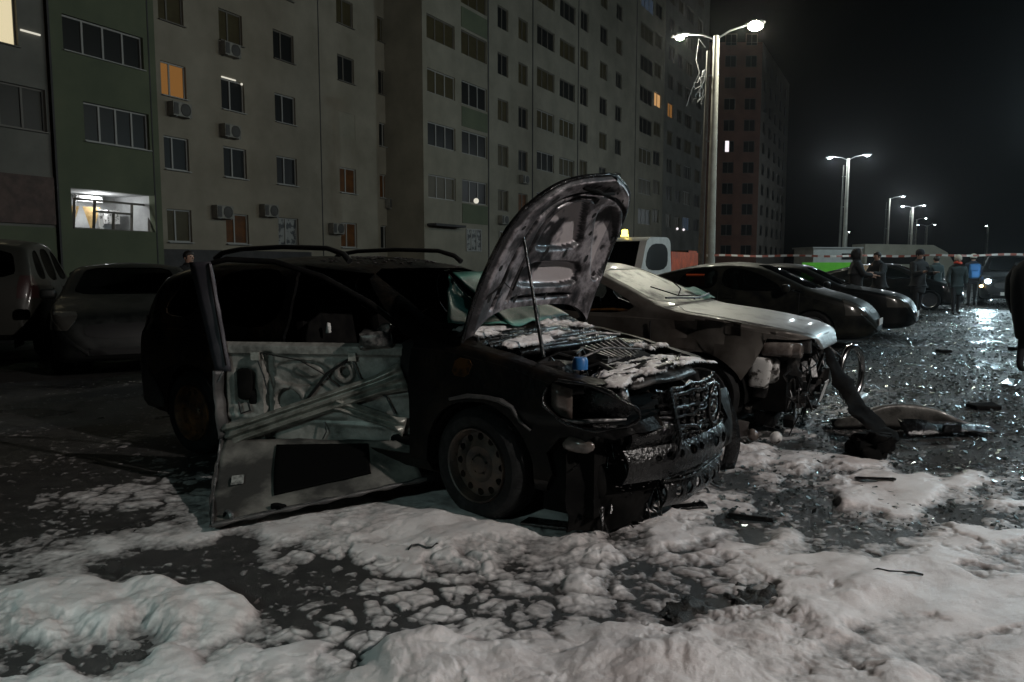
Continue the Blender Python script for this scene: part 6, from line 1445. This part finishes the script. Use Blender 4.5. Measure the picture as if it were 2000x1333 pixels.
for i, (x, y, L_, w_, lab) in enumerate([(1.30, 4.10, .26, .035, "thin black strip lying on the foam by the bumper slats"), (2.32, 4.78, .24, .04, "dark plank-like strip on the pink foam past the bare patch"), (1.02, 4.28, .20, .07, "flat black shard with foam spots in front of the burnt nose"), (.18, 3.95, .26, .14, "crumpled dark scrap in the foam below the burnt car's splash guard"),
        (1.06, 3.15, .30, .22, "heap of dark grey grit and plastic in the middle of the foam"), (.72, 3.0, .22, .16, "small charred heap left of the grit heap"), (-.42, 3.62, .16, .012, "thin twig standing out of the foam beyond the mottled patch"), (1.72, 3.3, .22, .016, "twisted black wire on the foam right of the wet glints")]):
    if i in (4, 5):
        b = MB(); b.grid([[((u / 24 - .5) * L_ * 1.15, (v / 20 - .5) * w_ * 1.15, 0.026 * max(0, 1 - ((u / 12 - 1) ** 2 + (v / 10 - 1) ** 2)) ** .7 - .004) for v in range(21)] for u in range(25)]); me = b.mesh('scrap', 25); rough_up(me, .012, 30, i); rough_up(me, .008, 70, i + 3); mt = M['grit']
    elif w_ < .03:
        b = MB(); b.tube([(-L_ / 2 + L_ * q / 6, .02 * math.sin(q * 1.3 + i), .006 + .012 * math.sin(q * .5)) for q in range(7)], w_ * .3, 6); me = b.mesh("scrap", 60); mt = M['hose']
    else: me = rounded_box((0, 0, .02), (L_, w_, .02), .008); mt = M['char_gloss']
    rough_up(me, .022, 16, i); debris("scrap", lab, "debris", me, mt, (x, y, float(max(0, foam_height(np.array([x]), np.array([y]))[0][0])) + (-.004 if i in (4, 5) else -.004)), random.uniform(-.6, .6))
for i, (x, y, lab) in enumerate([(4.6, 7.4, "small dark fragment on the glittering road, nearest the torn bumper"), (6.9, 12.2, "dark scrap on the road in front of the hatchback's nose"), (8.3, 12.6, "dark flat scrap on the road midway between hatchback and walking figure"), (5.9, 9.0, "pale flat sheet of metal on the road beside the foreground figure's legs"), (6.6, 10.4, "second pale slab for a puddle reflection left of the foreground figure")]):
    me = rounded_box((0, 0, .03), (.25, .14, .05), .015) if i < 3 else rounded_box((0, 0, .02), (.55, .14, .02), .006)
    rough_up(me, .03, 6, i); debris("scrap", lab, "debris", me, M['soot'] if i < 3 else M['bits'], (x, y, 0), .3 * i)  # the pale slabs are solid stand-ins for puddle reflections

# ------------------------------------------------------------------ people
def skin_mesh(verts, edges, radii, name, sub=2, root=0):
    me = bpy.data.meshes.new(name); me.from_pydata(verts, edges, []); o = bpy.data.objects.new(name, me); COL.objects.link(o)
    sk = o.modifiers.new("skin", 'SKIN'); sk.use_smooth_shade = True; sb = o.modifiers.new("sub", 'SUBSURF'); sb.levels = sub; sb.render_levels = sub
    if not me.skin_vertices: 
        bm = bmesh.new(); bm.from_mesh(me); bm.verts.layers.skin.verify(); bm.to_mesh(me); bm.free()
    for i, r in enumerate(radii):
        r = r if isinstance(r, tuple) else (r, r); me.skin_vertices[0].data[i].radius = r; me.skin_vertices[0].data[i].use_root = (i == root)
    dg = bpy.context.evaluated_depsgraph_get(); dg.update(); out = bpy.data.meshes.new_from_object(o.evaluated_get(dg)); bpy.data.objects.remove(o)
    for p in out.polygons: p.use_smooth = True
    return out
class Graph:
    def __init__(s): s.v = []; s.e = []; s.r = []
    def p(s, co, r, par=None):
        s.v.append(tuple(co)); s.r.append(r); i = len(s.v) - 1
        if par is not None: s.e.append((par, i))
        return i
    def chain(s, pts, par=None):
        for co, r in pts: par = s.p(co, r, par)
        return par
def person(label, x, y, rz, h=1.74, coat='coat_dark', coat_len=.62, arms=((0, 0), (0, 0)), stride=.06, hat=None, hood=False, scarf=False, bag=None, bulk=1.0, lean=0.0, group="onlookers behind the parked cars", hold=None, look=0.0):
    """faces local -y; arms: (upper arm swing forward, forearm bend) in degrees for right and left"""
    t = thing("person", label, "person", (x, y, 0), R(rz), group); k = h / 1.75
    G = Graph(); pel = G.p((0, 0, .95 * k), (.15 * k, .12 * k)); hands = []
    for s in (-1, 1):
        fy = s * stride
        a = G.chain([((s * .10 * k, fy * .2, .86 * k), .095 * k), ((s * .105 * k, fy * .7 - .01, .50 * k), .065 * k), ((s * .105 * k, fy + .01, .12 * k), .042 * k), ((s * .11 * k, fy - .02, .055 * k), .045 * k), ((s * .13 * k, fy - .15, .04 * k), .040 * k)], pel)
    ch = G.chain([((0, -lean * .4, 1.12 * k), (.15 * k, .11 * k)), ((0, -lean, 1.34 * k), (.175 * k, .12 * k)), ((0, -lean * 1.1, 1.46 * k), (.12 * k, .09 * k))], pel)
    nk = G.chain([((0, -lean * 1.2, 1.52 * k), .058 * k), ((0, -lean * 1.25 - .015, 1.58 * k), .07 * k), ((0, -lean * 1.3 - .02, 1.65 * k), (.082 * k, .095 * k)), ((0, -lean * 1.3 - .01, 1.71 * k), (.06 * k, .07 * k))], ch)
    for s, (sw, be) in zip((-1, 1), arms):
        sh = Vector((s * .19 * k, -lean * 1.05, 1.42 * k)); a1 = R(sw); el = sh + Vector((s * .05, -math.sin(a1) * .28, -math.cos(a1) * .28)) * k; a2 = R(sw + be)
        wr_ = el + Vector((-s * .03 * (be > 20) * 2, -math.sin(a2) * .25, -math.cos(a2) * .25)) * k; d = (wr_ - el).normalized(); pm = wr_ + d * .055 * k
        w0 = G.chain([(sh, .070 * k), (el, .048 * k), (wr_, .034 * k), (pm, (.038 * k, .022 * k))], ch)
        side = d.cross(Vector((0, 0, 1) if abs(d.z) < .9 else (0, 1, 0))).normalized()
        for q, L_ in zip((-1.5, -.5, .5, 1.5), (.060, .075, .078, .066)):
            b0 = pm + side * q * .019 * k + d * .02 * k; G.chain([(b0, .0095 * k), (b0 + d * L_ * .55 * k, .0085 * k), (b0 + d * L_ * .9 * k + Vector((0, 0, -.018)) * k, .0075 * k)], w0)
        th = pm + side * .035 * k - d * .01 * k; G.chain([(th, .011 * k), (th + (d * .03 + side * .022) * k, .009 * k)], w0); hands.append(pm)
    me = skin_mesh(G.v, G.e, G.r, "body"); me.materials.append(M['skin_tone']); me.materials.append(M['trouser']); me.materials.append(M['coat_black'])
    for p in me.polygons: p.material_index = 1 if p.center.z < .96 * k or (p.center.z < 1.525 * k and p.center.y > -.17) else 0
    for p in me.polygons:
        if p.center.z < .10 * k: p.material_index = 2
    body = link("body", me, [], t)
    # face: nose and ears, eyes
    b = MB(); hy = -lean * 1.3 - .02; b.ball((0, hy - .105 * k, 1.635 * k), .016 * k, 8, 6, (.8, 1.2, 1.3))
    for s in (-1, 1): b.ball((s * .083 * k, hy + .01, 1.635 * k), .022 * k, 8, 6, (.4, .8, 1.3))
    b.build("face", M['skin_tone'], body, 80)
    b = MB()
    for s in (-1, 1): b.ball((s * .032 * k, hy - .088 * k, 1.66 * k), .010 * k, 8, 6)
    b.box((0, hy - .094 * k, 1.595 * k), (.045 * k, .006, .006)); b.build("eyes_and_mouth", M['hair'], body, 80)
    # coat
    G = Graph(); bk = bulk; hem = .95 * k - (coat_len - .45) * k
    c0 = G.p((0, 0, 1.0 * k), (.185 * k * bk, .15 * k * bk)); G.chain([((0, .005, .86 * k), (.195 * k * bk, .155 * k * bk)), ((0, .005, (.86 * k + hem) / 2), (.195 * k * bk, .155 * k * bk)), ((0, .005, hem + .02), (.19 * k * bk, .15 * k * bk)), ((0, .005, hem - .03), (.17 * k * bk, .13 * k * bk))], c0)
    c2 = G.chain([((0, -lean * .5, 1.18 * k), (.185 * k * bk, .15 * k * bk)), ((0, -lean, 1.36 * k), (.20 * k * bk, .15 * k * bk)), ((0, -lean * 1.1, 1.46 * k), (.15 * k * bk, .125 * k)), ((0, -lean * 1.2, 1.52 * k), .105 * k), ((0, -lean * 1.22, 1.565 * k), .09 * k)], c0)
    for s, (sw, be) in zip((-1, 1), arms):
        sh = Vector((s * .19 * k * bk, -lean * 1.05, 1.41 * k)); a1 = R(sw); el = Vector((s * .19 * k, -lean * 1.05, 1.42 * k)) + Vector((s * .06 * bk, -math.sin(a1) * .28, -math.cos(a1) * .28)) * k; a2 = R(sw + be)
        wr_ = el + Vector((-s * .03 * (be > 20) * 2, -math.sin(a2) * .23, -math.cos(a2) * .23)) * k; G.chain([(sh, .088 * k * bk), (el, .072 * k * bk), (wr_, .055 * k * bk)], c2 - 3)
    cm = skin_mesh(G.v, G.e, G.r, "coat")
    if bk > 1.3:      # long quilted coat
        b = MB(); b.lathe([(.0, .44), (.19, .44), (.215, .47), (.25, .70), (.285, .92), (.30, 1.08), (.305, 1.22), (.285, 1.34), (.22, 1.43), (.13, 1.50), (.09, 1.54), (0, 1.56)], (0, 0, 0), 'z', 28); cm = b.mesh('coat', 180)
        for v in cm.vertices: v.co.y *= .82; v.co.z += .006 * math.sin(v.co.z * 70)
        b = MB()
        for s in (-1, 1): b.tube([(s * .20, 0, 1.38), (s * .31, -.02, 1.22), (s * .35, -.05, 1.0), (s * .33, -.12, .78)], [.10, .105, .09, .07], 10)
        cm = join_meshes([cm, b.mesh('sl', 180)], 'coat')
        for p in cm.polygons: p.use_smooth = True
    rough_up(cm, .012, 9, x); link("coat", cm, M[coat], t)
    b = MB(); b.ball((0, hy + .014, 1.675 * k), .103 * k, 14, 10, (.92, 1.02, .95)); hm = b.mesh("hair", 180)
    for v in hm.vertices:
        if v.co.y < hy - .03 * k and v.co.z < 1.69 * k: v.co.y = hy - .03 * k
        if v.co.z < 1.60 * k: v.co.z = 1.60 * k
    link("hair", hm, M['hair'], body)
    if hat:
        b = MB(); b.lathe([(.100 * k, -.01), (.106 * k, .0), (.108 * k, .04), (.10 * k, .085), (.075 * k, .125), (.03 * k, .145), (0, .148)], (0, hy + .008, 1.66 * k), 'z', 18); hm = b.mesh("hat", 180); rough_up(hm, .008, 18, 2); link("hat", hm, M[hat], t)
    if hood:
        b = MB(); b.ball((0, hy + .02, 1.645 * k), .140 * k, 16, 12, (.95, 1.05, 1.08)); hm = b.mesh("hood", 180)
        for v in hm.vertices:
            if v.co.y < hy - .055 * k: v.co.y = hy - .055 * k + .045 * k * max(0, 1 - math.hypot(v.co.x, v.co.z - 1.64 * k) / (.11 * k))
        rough_up(hm, .010, 14, 3); link("hood", hm, M[coat], t)
        b = MB(); tr = .024 if coat != 'coat_black' else .012; b.tube([(.105 * k * math.cos(a), hy - .058 * k, 1.645 * k + .125 * k * math.sin(a)) for a in np.linspace(0, 2 * math.pi, 25)], tr * k, 7); fm = b.mesh("hood_trim", 180); rough_up(fm, .010, 30, 2); link("hood_trim", fm, M['hood_grey' if coat != 'coat_black' else 'coat_black'], t)
    if scarf:
        b = MB(); b.tube([(.085 * k * math.cos(a), hy + .01 + .095 * k * math.sin(a), 1.565 * k + .015 * math.sin(a * 2)) for a in np.linspace(0, 2 * math.pi, 25)], .034 * k, 8); link("scarf", rough_up(b.mesh("scarf", 180), .008, 18, 1), M['scarf'], t)
    if hold is not None:
        me = rounded_box((0, 0, 0), (.22, .02, .28), .008); o = link("held_folder" if hold == 'paper' else "held_phone", me, M['paper' if hold == 'paper' else 'soot'])
        p = (Vector(hands[0]) + Vector(hands[1])) / 2 if hold == 'paper' else Vector(hands[0]); mw = Matrix.Translation((x, y, 0)) @ Matrix.Rotation(R(rz), 4, 'Z'); o.matrix_world = mw @ Matrix.Translation(p + Vector((0, -.05, .06))) @ Matrix.Rotation(R(-35), 4, 'X') @ Matrix.Scale(1 if hold == 'paper' else .5, 4)
        tag(o, "pale sheet of paper held between the two people at the hatchback" if hold == 'paper' else "dark phone held by the standing onlooker", "paper" if hold == 'paper' else "phone")
    if bag:
        me = join_meshes([rounded_box((0, .24 * k, 1.20 * k), (.34 * k, .20 * k, .50 * k), .07, 3), rounded_box((0, .35 * k, 1.10 * k), (.25 * k, .08 * k, .24 * k), .035, 3)], "backpack"); o = link("backpack", me, M[bag]); o.matrix_world = Matrix.Translation((x, y, 0)) @ Matrix.Rotation(R(rz), 4, 'Z'); tag(o, "bright blue backpack on the onlooker in a pale hat", "backpack")
    return t
person("onlooker in a fur-hooded dark jacket turned sideways, behind the black sedan's bonnet", 8.35, 18.7, 75, 1.76, 'coat_dark', .62, ((25, 60), (20, 60)), hood=True, bulk=1.08)
person("onlooker in dark clothes bending over a sheet of paper, right of the fur-hooded one", 9.45, 19.8, -70, 1.72, 'coat_dark', .62, ((30, 70), (30, 70)), lean=.08, hold='paper')
person("onlooker in a dark knit cap standing alone before the coach, hands at the chest", 10.5, 19.9, 20, 1.76, 'coat_dark', .72, ((20, 85), (20, 80)), hat='knit_dark', bulk=1.05, hold='phone')
person("walking figure in a pale knit hat and red scarf on the wet road", 12.65, 21.9, -15, 1.63, 'coat_teal', .78, ((8, 12), (-5, 10)), stride=.16, hat='knit_pale', scarf=True)
person("onlooker with a pale hat, seen from behind with a blue rucksack", 15.9, 26.6, 160, 1.74, 'coat_navy', .62, ((10, 20), (5, 15)), stride=.10, hat='knit_pale', bag='blue_bag')
person("dark figure half hidden behind the walker with the red scarf", 13.2, 24.0, 190, 1.66, 'coat_teal', .72, ((5, 10), (5, 10)), stride=.12)
person("large dark figure in a hooded puffer coat cut off by the right edge", 6.74, 9.9, 110, 1.66, 'coat_black', .95, ((8, 15), (5, 12)), hood=True, bulk=1.5, group="figure in the foreground")
person("person standing in the dark between the burnt car and the plinth, face just visible", -5.32, 12.7, 60, 1.62, 'coat_black', .65, ((5, 10), (5, 10)), group="figure in the dark")

# ------------------------------------------------------------------ night air
def haze():
    b = MB(); b.box((60, 85, 13.5), (240, 220, 31)); o = b.build("haze", [], None); m = bpy.data.materials.new("night_haze"); m.use_nodes = True; nt = m.node_tree; nt.nodes.clear()
    out = nt.nodes.new("ShaderNodeOutputMaterial"); v = nt.nodes.new("ShaderNodeVolumePrincipled"); v.inputs["Color"].default_value = (.8, .82, .84, 1); v.inputs["Density"].default_value = .00025; v.inputs["Anisotropy"].default_value = .86
    nt.links.new(v.outputs[0], out.inputs["Volume"]); o.data.materials.append(m); o['kind'] = 'stuff'; o['label'] = "thin smoky night air over the car park"
USE_HAZE = True
if USE_HAZE: haze()
